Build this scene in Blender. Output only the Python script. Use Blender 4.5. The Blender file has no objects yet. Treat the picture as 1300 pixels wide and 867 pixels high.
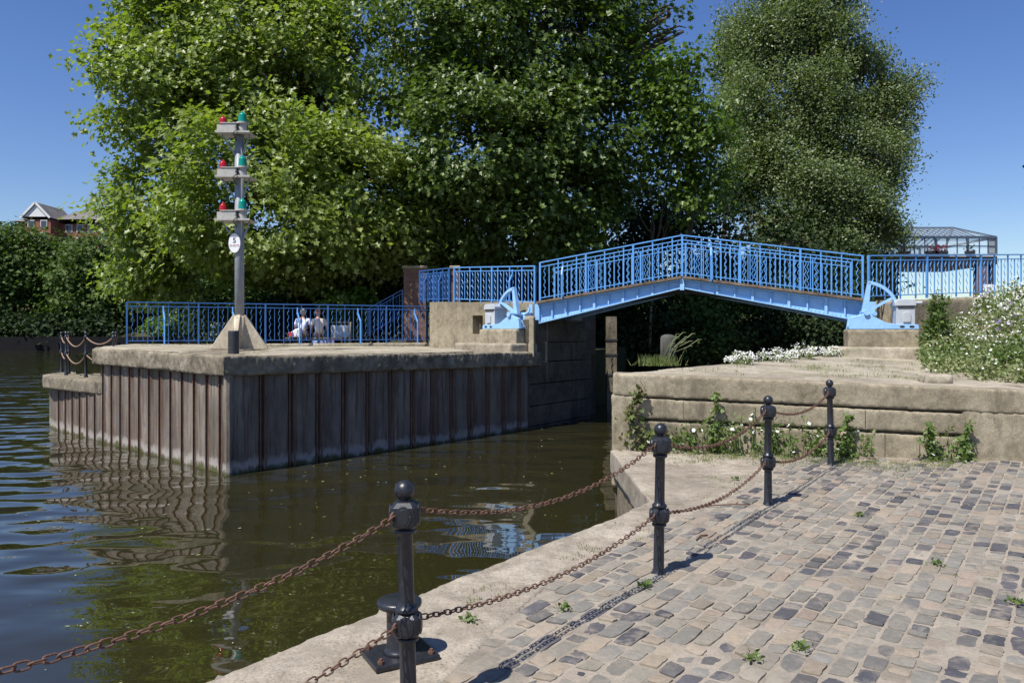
import bpy, math, random
import numpy as np
from mathutils import Vector, Matrix, noise as mnoise
random.seed(7)
rng = np.random.default_rng(7)
SC = bpy.context.scene
COL = SC.collection
R = math.radians
EYE = 1.6
WZ = -0.77                      # water level


def P(px, py, d):
    """a point of the place seen at a pixel of the photograph, d metres in front of the camera"""
    return Vector(((px - 650) * d / 1000, d, EYE - (py - 424) * d / 1000))


def zq(x, y):
    return -0.07 + 0.0145 * y


# ------------------------------------------------------------------ materials
def new_mat(name):
    m = bpy.data.materials.new(name)
    m.use_nodes = True
    nt = m.node_tree
    return m, nt, nt.nodes, nt.links, nt.nodes['Principled BSDF']


def nd(nt, typ, **kw):
    n = nt.nodes.new(typ)
    for k, v in kw.items():
        setattr(n, k, v)
    return n


def noise_node(nt, scale, detail=4, rough=.6, stretch=None, coord='pos'):
    if coord == 'pos':
        g = nd(nt, 'ShaderNodeNewGeometry')
        src = g.outputs['Position']
    else:
        g = nd(nt, 'ShaderNodeTexCoord')
        src = g.outputs['Object']
    if stretch:
        mp = nd(nt, 'ShaderNodeMapping')
        mp.inputs['Scale'].default_value = stretch
        nt.links.new(src, mp.inputs['Vector'])
        src = mp.outputs['Vector']
    n = nd(nt, 'ShaderNodeTexNoise')
    n.inputs['Scale'].default_value = scale
    n.inputs['Detail'].default_value = detail
    n.inputs['Roughness'].default_value = rough
    nt.links.new(src, n.inputs['Vector'])
    return n


def ramp(nt, src, stops):
    r = nd(nt, 'ShaderNodeValToRGB')
    el = r.color_ramp.elements
    while len(el) < len(stops):
        el.new(.5)
    for e, (p, c) in zip(el, stops):
        e.position = p
        e.color = (*c, 1) if len(c) == 3 else c
    nt.links.new(src, r.inputs['Fac'])
    return r


def mixc(nt, fac, a, b, mode='MIX'):
    m = nd(nt, 'ShaderNodeMix', data_type='RGBA', blend_type=mode)
    for s, v in ((0, fac), (6, a), (7, b)):
        if isinstance(v, (int, float)):
            m.inputs[s].default_value = v
        elif isinstance(v, tuple):
            m.inputs[s].default_value = (*v, 1)
        else:
            nt.links.new(v, m.inputs[s])
    return m.outputs[2]


def bump(nt, b, height, strength, dist):
    n = nd(nt, 'ShaderNodeBump')
    n.inputs['Strength'].default_value = strength
    n.inputs['Distance'].default_value = dist
    nt.links.new(height, n.inputs['Height'])
    nt.links.new(n.outputs['Normal'], b.inputs['Normal'])
    return n


def mat_rough(name, c1, c2, c3, s1=1.2, s2=14, rough=.9, bstr=.5, bdist=.012, stain=None, sstretch=(1, 1, .25)):
    """stone, concrete, brick render: large mottling, fine grain, optional streaky stain"""
    m, nt, N, L, b = new_mat(name)
    a = noise_node(nt, s1, 5, .65)
    r = ramp(nt, a.outputs['Fac'], [(.3, c1), (.52, c2), (.72, c3)])
    f = noise_node(nt, s2, 5, .75)
    fr = ramp(nt, f.outputs['Fac'], [(.3, (.55, .55, .55)), (.6, (1, 1, 1)), (.8, (1.12, 1.1, 1.05))])
    c = mixc(nt, .8, r.outputs['Color'], fr.outputs['Color'], 'MULTIPLY')
    gn = noise_node(nt, s2 * 8, 3, .8)
    gr = ramp(nt, gn.outputs['Fac'], [(.36, (.42, .42, .4)), (.46, (1, 1, 1)), (.66, (1.08, 1.08, 1.06)), (.74, (1.3, 1.28, 1.22))])
    c = mixc(nt, .7, c, gr.outputs['Color'], 'MULTIPLY')
    pt = noise_node(nt, s1 * 3.7, 8, .8)
    pr_ = ramp(nt, pt.outputs['Fac'], [(.36, (.62, .6, .56)), (.5, (1, 1, 1))])
    c = mixc(nt, .75, c, pr_.outputs['Color'], 'MULTIPLY')
    if stain:
        s = noise_node(nt, 2.2, 6, .7, sstretch)
        sr = ramp(nt, s.outputs['Fac'], [(.52, (0, 0, 0)), (.7, (1, 1, 1))])
        c = mixc(nt, sr.outputs['Color'], c, stain)
    L.new(c, b.inputs['Base Color'])
    b.inputs['Roughness'].default_value = rough
    b.inputs['Specular IOR Level'].default_value = .25
    h = noise_node(nt, s2 * 2.2, 6, .8)
    bump(nt, b, h.outputs['Fac'], bstr, bdist)
    return m


def mat_paint(name, c, c2=None, rough=.4, worn=None, scale=6, metallic=0, thr=.62):
    m, nt, N, L, b = new_mat(name)
    c2 = c2 or tuple(v * .82 for v in c)
    a = noise_node(nt, scale, 5, .7)
    r = ramp(nt, a.outputs['Fac'], [(.35, c2), (.65, c)])
    col = r.outputs['Color']
    if worn:
        w = noise_node(nt, scale * 3.1, 6, .75)
        wr = ramp(nt, w.outputs['Fac'], [(thr, (0, 0, 0)), (thr + .06, (1, 1, 1))])
        col = mixc(nt, wr.outputs['Color'], col, worn)
    L.new(col, b.inputs['Base Color'])
    b.inputs['Roughness'].default_value = rough
    b.inputs['Metallic'].default_value = metallic
    h = noise_node(nt, scale * 9, 3, .6)
    bump(nt, b, h.outputs['Fac'], .15, .004)
    return m


def mat_leaf(name, cols, rough=.42, trans=.3, tcol=None, spec=.45):
    m, nt, N, L, b = new_mat(name)
    g = nd(nt, 'ShaderNodeNewGeometry')
    k = len(cols)
    r = ramp(nt, g.outputs['Random Per Island'], [(i / max(1, k - 1), c) for i, c in enumerate(cols)])
    L.new(r.outputs['Color'], b.inputs['Base Color'])
    b.inputs['Roughness'].default_value = rough
    b.inputs['Specular IOR Level'].default_value = spec
    t = nd(nt, 'ShaderNodeBsdfTranslucent')
    tc = mixc(nt, 1, r.outputs['Color'], tcol or (1.5, 1.7, .5), 'MULTIPLY')
    L.new(tc, t.inputs['Color'])
    mx = nd(nt, 'ShaderNodeMixShader')
    mx.inputs[0].default_value = trans
    L.new(b.outputs[0], mx.inputs[1])
    L.new(t.outputs[0], mx.inputs[2])
    L.new(mx.outputs[0], N['Material Output'].inputs['Surface'])
    return m


def mat_brick(name, c1, c2, mortar, bw=.225, rh=.075):
    m, nt, N, L, b = new_mat(name)
    g = nd(nt, 'ShaderNodeNewGeometry')
    s = nd(nt, 'ShaderNodeSeparateXYZ')
    L.new(g.outputs['Position'], s.inputs[0])
    ad = nd(nt, 'ShaderNodeMath', operation='ADD')
    L.new(s.outputs[0], ad.inputs[0]); L.new(s.outputs[1], ad.inputs[1])
    cb = nd(nt, 'ShaderNodeCombineXYZ')
    L.new(ad.outputs[0], cb.inputs[0]); L.new(s.outputs[2], cb.inputs[1])
    t = nd(nt, 'ShaderNodeTexBrick')
    t.inputs['Scale'].default_value = 1
    t.inputs['Brick Width'].default_value = bw
    t.inputs['Row Height'].default_value = rh
    t.inputs['Mortar Size'].default_value = .008
    t.inputs['Color1'].default_value = (*c1, 1)
    t.inputs['Color2'].default_value = (*c2, 1)
    t.inputs['Mortar'].default_value = (*mortar, 1)
    L.new(cb.outputs[0], t.inputs['Vector'])
    f = noise_node(nt, 3, 5, .7)
    fr = ramp(nt, f.outputs['Fac'], [(.3, (.6, .6, .6)), (.7, (1.1, 1.1, 1.1))])
    L.new(mixc(nt, .8, t.outputs['Color'], fr.outputs['Color'], 'MULTIPLY'), b.inputs['Base Color'])
    b.inputs['Roughness'].default_value = .9
    bump(nt, b, t.outputs['Fac'], -.4, .008)
    return m


M = {}
M['concrete'] = mat_rough('weathered_concrete', (.2, .175, .135), (.36, .315, .24), (.47, .425, .34), 1.1, 9, stain=(.15, .13, .1))
M['strip'] = mat_rough('edge_concrete', (.24, .205, .16), (.35, .305, .245), (.43, .385, .315), .9, 8, stain=(.22, .19, .15), sstretch=(1, 1, 1))
M['wallcon'] = mat_rough('wall_concrete', (.22, .19, .135), (.33, .285, .205), (.4, .35, .26), 1.0, 10, stain=(.14, .12, .085), sstretch=(1.4, 1.4, .5))
M['coping'] = mat_rough('eroded_coping', (.11, .095, .07), (.26, .225, .165), (.4, .35, .275), 2.4, 14, bstr=.8, bdist=.02, stain=(.075, .065, .05), sstretch=(1, 1, .6))
M['platform'] = mat_rough('platform_paving', (.25, .215, .165), (.39, .345, .27), (.48, .43, .345), .8, 10, stain=(.2, .19, .11), sstretch=(.5, .5, 1))
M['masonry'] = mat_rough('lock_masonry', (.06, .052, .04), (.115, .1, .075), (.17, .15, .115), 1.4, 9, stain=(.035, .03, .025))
M['darkstone'] = mat_rough('near_black_stone', (.005, .005, .007), (.008, .008, .01), (.012, .012, .013), .3, 2, rough=1)  # near-black stone of one tone along the whole river wall
M['soil'] = mat_rough('soil', (.13, .1, .07), (.22, .175, .125), (.3, .25, .18), 1.5, 12)
M['earth'] = mat_rough('bank_earth', (.03, .035, .012), (.05, .055, .02), (.09, .08, .04), .6, 5)
M['bed'] = mat_rough('river_bed', (.04, .04, .02), (.06, .055, .03), (.08, .07, .04), .5, 4)
M['brick'] = mat_brick('red_brick', (.13, .06, .042), (.18, .085, .06), (.16, .135, .11))  # darkened to stand in for tree shade on the broad left pier
M['farbrick'] = mat_brick('far_brick', (.24, .08, .05), (.3, .11, .07), (.25, .18, .14), .5, .2)
M['slate'] = mat_rough('slate_roof', (.14, .13, .13), (.2, .185, .18), (.25, .23, .22), .5, 3)
M['white'] = mat_paint('white_paint', (.72, .72, .72), (.6, .6, .58), .5)
M['dullwhite'] = mat_paint('weathered_white_casing', (.44, .43, .4), (.33, .32, .29), .6, worn=(.2, .17, .14), scale=16, thr=.62)
M['blue'] = mat_paint('blue_paint', (.11, .33, .7), (.08, .26, .59), .45, worn=(.17, .12, .1), scale=9, thr=.6)
M['shadedblue'] = mat_paint('shaded_blue_paint', (.045, .15, .42), (.035, .12, .34), .38)  # tree shade over the left railing, put into a darker copy of the blue
M['lightblue'] = mat_paint('pale_blue_paint', (.3, .53, .82), (.24, .45, .74), .48, worn=(.22, .16, .13), scale=7, thr=.63)
M['grey'] = mat_paint('grey_paint', (.46, .49, .52), (.38, .41, .45), .4)
M['frame'] = mat_paint('blue_grey_frame', (.07, .1, .15), (.05, .075, .115), .4)
M['dark'] = mat_paint('dark_steel', (.035, .035, .04), (.02, .02, .022), .5)
M['iron'] = mat_paint('black_iron_paint', (.02, .022, .03), (.012, .013, .018), .36, worn=(.1, .075, .06), scale=20, thr=.62)
M['rust'] = mat_paint('rusty_iron', (.15, .072, .045), (.075, .04, .028), .75, worn=(.24, .14, .09), scale=40, thr=.6)
M['rustdark'] = mat_paint('rust_streaked_steel', (.2, .1, .06), (.1, .055, .04), .85, worn=(.24, .2, .17), scale=5, thr=.6)
M['dullrust'] = mat_paint('old_rope_chain', (.28, .19, .13), (.19, .12, .08), .8, scale=30)
M['timber'] = mat_rough('old_timber', (.1, .085, .06), (.2, .17, .12), (.3, .26, .19), 3, 16, stain=(.06, .05, .04))
M['deck'] = mat_rough('deck_timber', (.11, .08, .055), (.19, .14, .1), (.25, .2, .15), 4, 16)
M['greypost'] = mat_rough('grey_post', (.03, .03, .032), (.05, .05, .052), (.085, .083, .08), 5, 22, stain=(.12, .115, .105))
M['cream'] = mat_rough('cream_concrete', (.42, .36, .28), (.56, .49, .38), (.62, .55, .44), 1.2, 10, bstr=.2, stain=(.4, .33, .24))
M['pole'] = mat_paint('grey_pole', (.27, .29, .31), (.2, .22, .25), .45, worn=(.13, .12, .12), scale=8, thr=.7)
M['bark'] = mat_rough('bark', (.05, .04, .028), (.11, .09, .065), (.19, .165, .12), 2.5, 14, bstr=.9, bdist=.03, sstretch=(2, 2, .4))
M['deadwood'] = mat_rough('pale_wood', (.17, .13, .09), (.25, .2, .14), (.33, .27, .2), 4, 20)
M['skin'] = mat_paint('skin', (.5, .28, .19), (.45, .24, .16), .55)
M['shirt'] = mat_paint('pale_blue_shirt', (.7, .74, .9), (.6, .64, .84), .85)
M['top'] = mat_paint('cream_top', (.75, .66, .57), (.62, .54, .46), .85)
M['trouser'] = mat_paint('navy_trousers', (.045, .05, .085), (.03, .035, .06), .85)
M['skirt'] = mat_paint('green_print_skirt', (.3, .36, .3), (.12, .17, .13), .85, scale=14)
M['hairgrey'] = mat_paint('grey_hair', (.42, .4, .38), (.3, .28, .27), .7, scale=30)
M['hairred'] = mat_paint('auburn_hair', (.24, .1, .045), (.15, .06, .03), .6, scale=30)
M['plastic'] = mat_paint('white_bag', (.78, .78, .78), (.7, .7, .72), .4)
M['redplastic'] = mat_paint('red_bag_print', (.55, .05, .05), None, .4)
M['cloth'] = mat_paint('blue_grey_bag', (.32, .36, .55), (.22, .26, .42), .8)
M['rubber'] = mat_paint('dark_rubber', (.03, .033, .04), (.018, .02, .026), .6, worn=(.1, .1, .1), scale=15, thr=.66)
M['sign'] = mat_paint('sign_white', (.82, .82, .82), (.78, .78, .78), .4)
M['black'] = mat_paint('lettering_black', (.01, .01, .012), None, .5)
M['redink'] = mat_paint('lettering_faded_red', (.62, .4, .42), None, .5)

m, nt, N, L, b = new_mat('red_lens'); M['redlens'] = m
b.inputs['Base Color'].default_value = (.34, .012, .016, 1); b.inputs['Roughness'].default_value = .12
m, nt, N, L, b = new_mat('green_lens'); M['greenlens'] = m
b.inputs['Base Color'].default_value = (.006, .22, .17, 1); b.inputs['Roughness'].default_value = .12
m, nt, N, L, b = new_mat('window_glass'); M['glass'] = m
b.inputs['Base Color'].default_value = (.75, .85, .9, 1); b.inputs['Roughness'].default_value = .05
b.inputs['Alpha'].default_value = .2
m, nt, N, L, b = new_mat('dark_window'); M['pane'] = m
b.inputs['Base Color'].default_value = (.05, .06, .08, 1); b.inputs['Roughness'].default_value = .06

M['leaf_plane'] = mat_leaf('plane_leaf', [(.12, .165, .03), (.175, .23, .048), (.25, .3, .085), (.145, .2, .038)], .42, .4, spec=.5)
M['leaf_plane_shaded'] = mat_leaf('shaded_plane_leaf', [(.045, .078, .014), (.07, .115, .02), (.125, .18, .04), (.055, .095, .016)], .42, .28, spec=.45)  # darker copy of the plane leaf; the middle tree's shade is in its colour
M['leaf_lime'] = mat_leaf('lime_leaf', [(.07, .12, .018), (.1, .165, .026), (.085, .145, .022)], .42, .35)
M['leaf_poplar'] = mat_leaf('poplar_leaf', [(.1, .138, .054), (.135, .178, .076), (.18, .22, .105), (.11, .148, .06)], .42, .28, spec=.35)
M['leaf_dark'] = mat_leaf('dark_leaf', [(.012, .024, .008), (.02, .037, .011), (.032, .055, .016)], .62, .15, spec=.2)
M['leaf_far'] = mat_leaf('far_leaf', [(.05, .085, .02), (.07, .115, .025), (.095, .145, .035)], .65, .25, spec=.25)
M['leaf_weed'] = mat_leaf('weed_leaf', [(.07, .12, .025), (.1, .16, .035), (.14, .2, .06), (.12, .15, .05)], .5, .3)
M['leaf_grey'] = mat_leaf('grey_weed_leaf', [(.13, .17, .06), (.19, .23, .1), (.26, .29, .15), (.25, .25, .14)], .6, .3)
M['leaf_brown'] = mat_leaf('ivy_leaf', [(.06, .09, .02), (.1, .14, .035), (.13, .1, .05), (.08, .12, .03)], .5, .25)
M['grass'] = mat_leaf('grass_blade', [(.1, .14, .03), (.15, .19, .05), (.2, .2, .085)], .6, .3)
M['petal'] = mat_leaf('white_petal', [(.72, .72, .68), (.8, .8, .78), (.62, .62, .55)], .6, .25, (1, 1, 1))
M['violet'] = mat_leaf('violet_petal', [(.12, .08, .28), (.18, .12, .36)], .6, .25, (1, 1, 1))
M['redpetal'] = mat_leaf('red_petal', [(.4, .04, .05), (.3, .03, .05)], .6, .25, (1, 1, 1))
M['float'] = mat_leaf('floating_leaf', [(.3, .28, .12), (.2, .26, .06), (.42, .4, .34)], .6, .1)


def mat_setts():
    m, nt, N, L, b = new_mat('granite_setts')
    at = nd(nt, 'ShaderNodeAttribute', attribute_name='tone')
    f = noise_node(nt, 28, 5, .75)
    fr = ramp(nt, f.outputs['Fac'], [(.3, (.68, .68, .68)), (.6, (1, 1, 1)), (.8, (1.2, 1.18, 1.12))])
    c = mixc(nt, .85, at.outputs['Color'], fr.outputs['Color'], 'MULTIPLY')
    d = noise_node(nt, 5, 6, .75)
    dr = ramp(nt, d.outputs['Fac'], [(.5, (0, 0, 0)), (.68, (.75, .75, .75))])
    c = mixc(nt, dr.outputs['Color'], c, (.29, .25, .2))
    L.new(c, b.inputs['Base Color'])
    b.inputs['Roughness'].default_value = .72
    b.inputs['Specular IOR Level'].default_value = .35
    h = noise_node(nt, 45, 5, .7)
    bump(nt, b, h.outputs['Fac'], .45, .006)
    return m


M['setts'] = mat_setts()


def mat_piling():
    m, nt, N, L, b = new_mat('steel_sheet_piling')
    a = noise_node(nt, 1.6, 5, .65, (1, 1, .35))
    r = ramp(nt, a.outputs['Fac'], [(.3, (.055, .045, .036)), (.5, (.145, .122, .097)), (.68, (.25, .215, .172))])
    s = noise_node(nt, 5, 6, .7, (2.5, 2.5, .12))
    sr = ramp(nt, s.outputs['Fac'], [(.5, (0, 0, 0)), (.6, (.85, .85, .85))])
    c = mixc(nt, sr.outputs['Color'], r.outputs['Color'], (.085, .045, .03))
    w = noise_node(nt, 3.2, 5, .65, (1, 1, .5))
    wr = ramp(nt, w.outputs['Fac'], [(.6, (0, 0, 0)), (.68, (.7, .7, .7))])
    c = mixc(nt, wr.outputs['Color'], c, (.1, .105, .13))
    g = nd(nt, 'ShaderNodeNewGeometry')
    sp = nd(nt, 'ShaderNodeSeparateXYZ')
    L.new(g.outputs['Position'], sp.inputs[0])
    nz = noise_node(nt, 3.5, 8, .75, (1, 1, .6))
    ma = nd(nt, 'ShaderNodeMath', operation='MULTIPLY_ADD')
    L.new(nz.outputs['Fac'], ma.inputs[0]); ma.inputs[1].default_value = -.55
    L.new(sp.outputs[2], ma.inputs[2])
    mr = nd(nt, 'ShaderNodeMapRange')
    L.new(ma.outputs[0], mr.inputs[0])
    mr.inputs[1].default_value = -1.1; mr.inputs[2].default_value = 0
    band = ramp(nt, mr.outputs[0], [(.06, (0, 0, 0)), (.13, (1, 1, 1)), (.2, (.7, .7, .7)), (.27, (0, 0, 0))])
    c = mixc(nt, band.outputs['Color'], c, (.33, .3, .27))
    alg = ramp(nt, mr.outputs[0], [(.05, (1, 1, 1)), (.13, (0, 0, 0))])
    c = mixc(nt, alg.outputs['Color'], c, (.07, .075, .02))
    L.new(c, b.inputs['Base Color'])
    b.inputs['Roughness'].default_value = .8
    h = noise_node(nt, 22, 6, .75)
    bump(nt, b, h.outputs['Fac'], .5, .012)
    return m


M['piling'] = mat_piling()


def mat_water():
    m, nt, N, L, b = new_mat('murky_river_water')
    b.inputs['Base Color'].default_value = (.021, .0195, .007, 1)
    b.inputs['Roughness'].default_value = .015
    b.inputs['IOR'].default_value = 1.7
    g = nd(nt, 'ShaderNodeNewGeometry')
    sp = nd(nt, 'ShaderNodeSeparateXYZ')
    L.new(g.outputs['Position'], sp.inputs[0])
    # open river (left) is livelier than the sheltered lock cut (right)
    ad = nd(nt, 'ShaderNodeMath', operation='MULTIPLY_ADD')
    L.new(sp.outputs[1], ad.inputs[0]); ad.inputs[1].default_value = -.55
    L.new(sp.outputs[0], ad.inputs[2])
    mr = nd(nt, 'ShaderNodeMapRange', interpolation_type='SMOOTHSTEP')
    L.new(ad.outputs[0], mr.inputs[0])
    mr.inputs[1].default_value = -3.2; mr.inputs[2].default_value = -10.5
    mr.inputs[3].default_value = .13; mr.inputs[4].default_value = 1
    big = noise_node(nt, .75, 1.5, .4, (1, 1.45, 1))
    mid = noise_node(nt, 1.6, 1.5, .4, (.8, 1.4, 1))
    sm = noise_node(nt, 6, 2, .5, (.8, 1.3, 1))
    m1 = nd(nt, 'ShaderNodeMath', operation='MULTIPLY_ADD')
    L.new(mid.outputs['Fac'], m1.inputs[0]); m1.inputs[1].default_value = .2
    L.new(big.outputs['Fac'], m1.inputs[2])
    m2 = nd(nt, 'ShaderNodeMath', operation='MULTIPLY_ADD')
    L.new(sm.outputs['Fac'], m2.inputs[0]); m2.inputs[1].default_value = .006
    L.new(m1.outputs[0], m2.inputs[2])
    m3 = nd(nt, 'ShaderNodeMath', operation='MULTIPLY')
    L.new(m2.outputs[0], m3.inputs[0]); L.new(mr.outputs[0], m3.inputs[1])
    bump(nt, b, m3.outputs[0], 1, .12)
    return m


M['water'] = mat_water()


# ------------------------------------------------------------------ mesh helpers
class MB:
    def __init__(s):
        s.v = []; s.f = []

    def add(s, verts, faces):
        o = len(s.v)
        s.v += [tuple(v) for v in verts]
        s.f += [tuple(i + o for i in f) for f in faces]
        return s

    def box(s, c, size, ax=None, ay=None, az=None):
        ax = Vector(ax or (1, 0, 0)); ay = Vector(ay or (0, 1, 0)); az = Vector(az or (0, 0, 1))
        c = Vector(c); hx, hy, hz = (v / 2 for v in size)
        vs = [c + ax * (i * hx) + ay * (j * hy) + az * (k * hz) for k in (-1, 1) for j in (-1, 1) for i in (-1, 1)]
        return s.add(vs, [(0, 2, 3, 1), (4, 5, 7, 6), (0, 1, 5, 4), (2, 6, 7, 3), (0, 4, 6, 2), (1, 3, 7, 5)])

    def bar(s, a, b, w, h=None, up=(0, 0, 1)):
        a = Vector(a); b = Vector(b); h = h or w
        t = (b - a); l = t.length; t.normalize()
        u = Vector(up)
        if abs(t.dot(u)) > .98:
            u = Vector((0, 1, 0))
        x = t.cross(u).normalized(); z = x.cross(t).normalized()
        return s.box((a + b) / 2, (w, l, h), x, t, z)

    def tube(s, pts, r, n=8, cap=True):
        pts = [Vector(p) for p in pts]
        rs = r if isinstance(r, (list, tuple)) else [r] * len(pts)
        o = len(s.v); prev = None
        for i, p in enumerate(pts):
            t = (pts[min(i + 1, len(pts) - 1)] - pts[max(i - 1, 0)])
            t = t.normalized() if t.length > 1e-9 else Vector((0, 0, 1))
            if prev is None:
                a = t.cross(Vector((0, 0, 1)))
                if a.length < .05:
                    a = t.cross(Vector((1, 0, 0)))
                a.normalize()
            else:
                a = (prev - t * prev.dot(t)).normalized()
            prev = a
            bb = t.cross(a)
            for k in range(n):
                an = 2 * math.pi * k / n
                s.v.append(tuple(p + (a * math.cos(an) + bb * math.sin(an)) * rs[i]))
        for i in range(len(pts) - 1):
            for k in range(n):
                k2 = (k + 1) % n
                s.f.append((o + i * n + k, o + i * n + k2, o + (i + 1) * n + k2, o + (i + 1) * n + k))
        if cap:
            s.f.append(tuple(o + k for k in range(n))[::-1])
            s.f.append(tuple(o + (len(pts) - 1) * n + k for k in range(n)))
        return s

    def lathe(s, prof, c=(0, 0, 0), n=20, rot=0):
        """prof: (r, z) from the bottom up"""
        o = len(s.v); c = Vector(c)
        for r, z in prof:
            for k in range(n):
                an = 2 * math.pi * k / n + rot
                s.v.append((c.x + r * math.cos(an), c.y + r * math.sin(an), c.z + z))
        for i in range(len(prof) - 1):
            for k in range(n):
                k2 = (k + 1) % n
                s.f.append((o + i * n + k, o + i * n + k2, o + (i + 1) * n + k2, o + (i + 1) * n + k))
        s.f.append(tuple(o + k for k in range(n))[::-1])
        s.f.append(tuple(o + (len(prof) - 1) * n + k for k in range(n)))
        return s

    def prism(s, poly, z0, z1):
        """poly: xy points (counter-clockwise); z0, z1 numbers or functions of x, y"""
        f0 = z0 if callable(z0) else (lambda x, y: z0)
        f1 = z1 if callable(z1) else (lambda x, y: z1)
        n = len(poly)
        vs = [(x, y, f0(x, y)) for x, y in poly] + [(x, y, f1(x, y)) for x, y in poly]
        fs = [tuple(range(n))[::-1], tuple(range(n, 2 * n))]
        fs += [(i, (i + 1) % n, n + (i + 1) % n, n + i) for i in range(n)]
        return s.add(vs, fs)

    def extrude(s, prof, o, u, w, v, t0, t1):
        """profile (a, b) in the plane o + a*u + b*w, extruded along v from t0 to t1"""
        o, u, w, v = Vector(o), Vector(u), Vector(w), Vector(v)
        n = len(prof)
        vs = [o + u * a + w * b + v * t for t in (t0, t1) for a, b in prof]
        fs = [tuple(range(n)), tuple(range(n, 2 * n))[::-1]]
        fs += [((i + 1) % n, i, n + i, n + (i + 1) % n) for i in range(n)]
        return s.add(vs, fs)

    def build(s, name, mat, parent=None, smooth=False):
        off = world_loc(parent) if parent else Vector((0, 0, 0))
        me = bpy.data.meshes.new(name)
        me.from_pydata([(x - off.x, y - off.y, z - off.z) for x, y, z in s.v], [], s.f)
        me.materials.append(mat)
        if smooth:
            me.polygons.foreach_set('use_smooth', [True] * len(me.polygons))
        o = bpy.data.objects.new(name, me)
        COL.objects.link(o)
        if parent:
            o.parent = parent
        fix_normals(me)
        return o


def fix_normals(me):
    import bmesh
    if len(me.polygons) > 60000:
        return
    bm = bmesh.new(); bm.from_mesh(me)
    bmesh.ops.recalc_face_normals(bm, faces=bm.faces)
    bm.to_mesh(me); bm.free()


def world_loc(o):
    p = Vector((0, 0, 0))
    while o:
        p += o.location
        o = o.parent
    return p


def tag(o, label=None, cat=None, group=None, kind=None):
    for k, v in (('label', label), ('category', cat), ('group', group), ('kind', kind)):
        if v:
            o[k] = v
    return o


def thing(name, loc, label, cat, group=None):
    o = bpy.data.objects.new(name, None)
    o.empty_display_size = .2
    COL.objects.link(o)
    o.location = loc
    return tag(o, label, cat, group)


def copy_tree(o, parent=None):
    c = o.copy(); COL.objects.link(c)
    c.parent = parent
    for ch in list(o.children):
        copy_tree(ch, c)
    return c


def rough(o, voxel=.06, amp=.03, size=.35, amp2=.012, size2=.08):
    """uneven, chipped concrete: even re-meshing, then two scales of displacement"""
    r = o.modifiers.new('even', 'REMESH'); r.mode = 'VOXEL'; r.voxel_size = voxel
    r.use_smooth_shade = True
    for a, sz in ((amp, size), (amp2, size2)):
        if a:
            key = 'clouds_%g' % sz
            t = bpy.data.textures.get(key) or bpy.data.textures.new(key, 'CLOUDS')
            t.noise_scale = sz; t.noise_depth = 3
            d = o.modifiers.new('wear', 'DISPLACE')
            d.texture = t; d.strength = a; d.mid_level = .5
            d.texture_coords = 'GLOBAL'
    return o


def bevel(o, w=.01, seg=2):
    b = o.modifiers.new('bevel', 'BEVEL'); b.width = w; b.segments = seg; b.limit_method = 'ANGLE'
    return o


def np_mesh(name, co, faces_idx, face_len, mat, parent=None, smooth=False):
    me = bpy.data.meshes.new(name)
    nf = len(faces_idx) // face_len
    off = world_loc(parent) if parent else Vector((0, 0, 0))
    co = co - np.array(off)[None, :]
    me.vertices.add(len(co)); me.vertices.foreach_set('co', co.astype(np.float32).ravel())
    me.loops.add(len(faces_idx)); me.loops.foreach_set('vertex_index', faces_idx.astype(np.int32))
    me.polygons.add(nf)
    me.polygons.foreach_set('loop_start', (np.arange(nf) * face_len).astype(np.int32))
    me.update(calc_edges=True)
    me.materials.append(mat)
    o = bpy.data.objects.new(name, me); COL.objects.link(o)
    if parent:
        o.parent = parent
    return o


def nrm(a):
    return a / np.maximum(np.linalg.norm(a, axis=-1, keepdims=True), 1e-9)


T_PLANE = np.array([(0, 0, 0), (0, 1, -.1), (.45, .1, .1), (.23, .33, .05), (.46, .66, .06), (.15, .68, 0),
                    (-.45, .1, .1), (-.23, .33, .05), (-.46, .66, .06), (-.15, .68, 0)], float)
F_PLANE = np.array([0, 2, 3, 4, 5, 1, 0, 1, 9, 8, 7, 6])
T_OVAL = np.array([(0, 0, 0), (.32, .45, .08), (0, 1, -.08), (-.32, .45, .08)], float)
F_OVAL = np.array([0, 1, 2, 0, 2, 3])


def leaves(name, centers, outward, size, mat, parent, kind='plane', up=.8, jitter=.7, droop=.45):
    """one mesh of folded leaf shapes at the given centres, hanging outward and facing the sky"""
    n = len(centers)
    T, F, fl = (T_PLANE, F_PLANE, 6) if kind == 'plane' else (T_OVAL, F_OVAL, 3)
    rnd = rng.normal(size=(n, 3))
    d = nrm(outward * .7 + np.array([0, 0, -droop]) + rnd * jitter)
    rnd = rng.normal(size=(n, 3))
    z = nrm(np.array([0, 0, up]) + outward * .6 + rnd * jitter * .62)
    z = nrm(z - (z * d).sum(1, keepdims=True) * d)
    x = np.cross(d, z)
    s = size * rng.uniform(.6, 1.25, size=(n, 1))
    co = centers[:, None, :] + s[:, None] * (T[None, :, 0:1] * x[:, None] + T[None, :, 1:2] * d[:, None] + T[None, :, 2:3] * z[:, None])
    idx = (F[None, :] + (np.arange(n) * len(T))[:, None]).ravel()
    return np_mesh(name, co.reshape(-1, 3), idx, fl, mat, parent)


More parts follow.
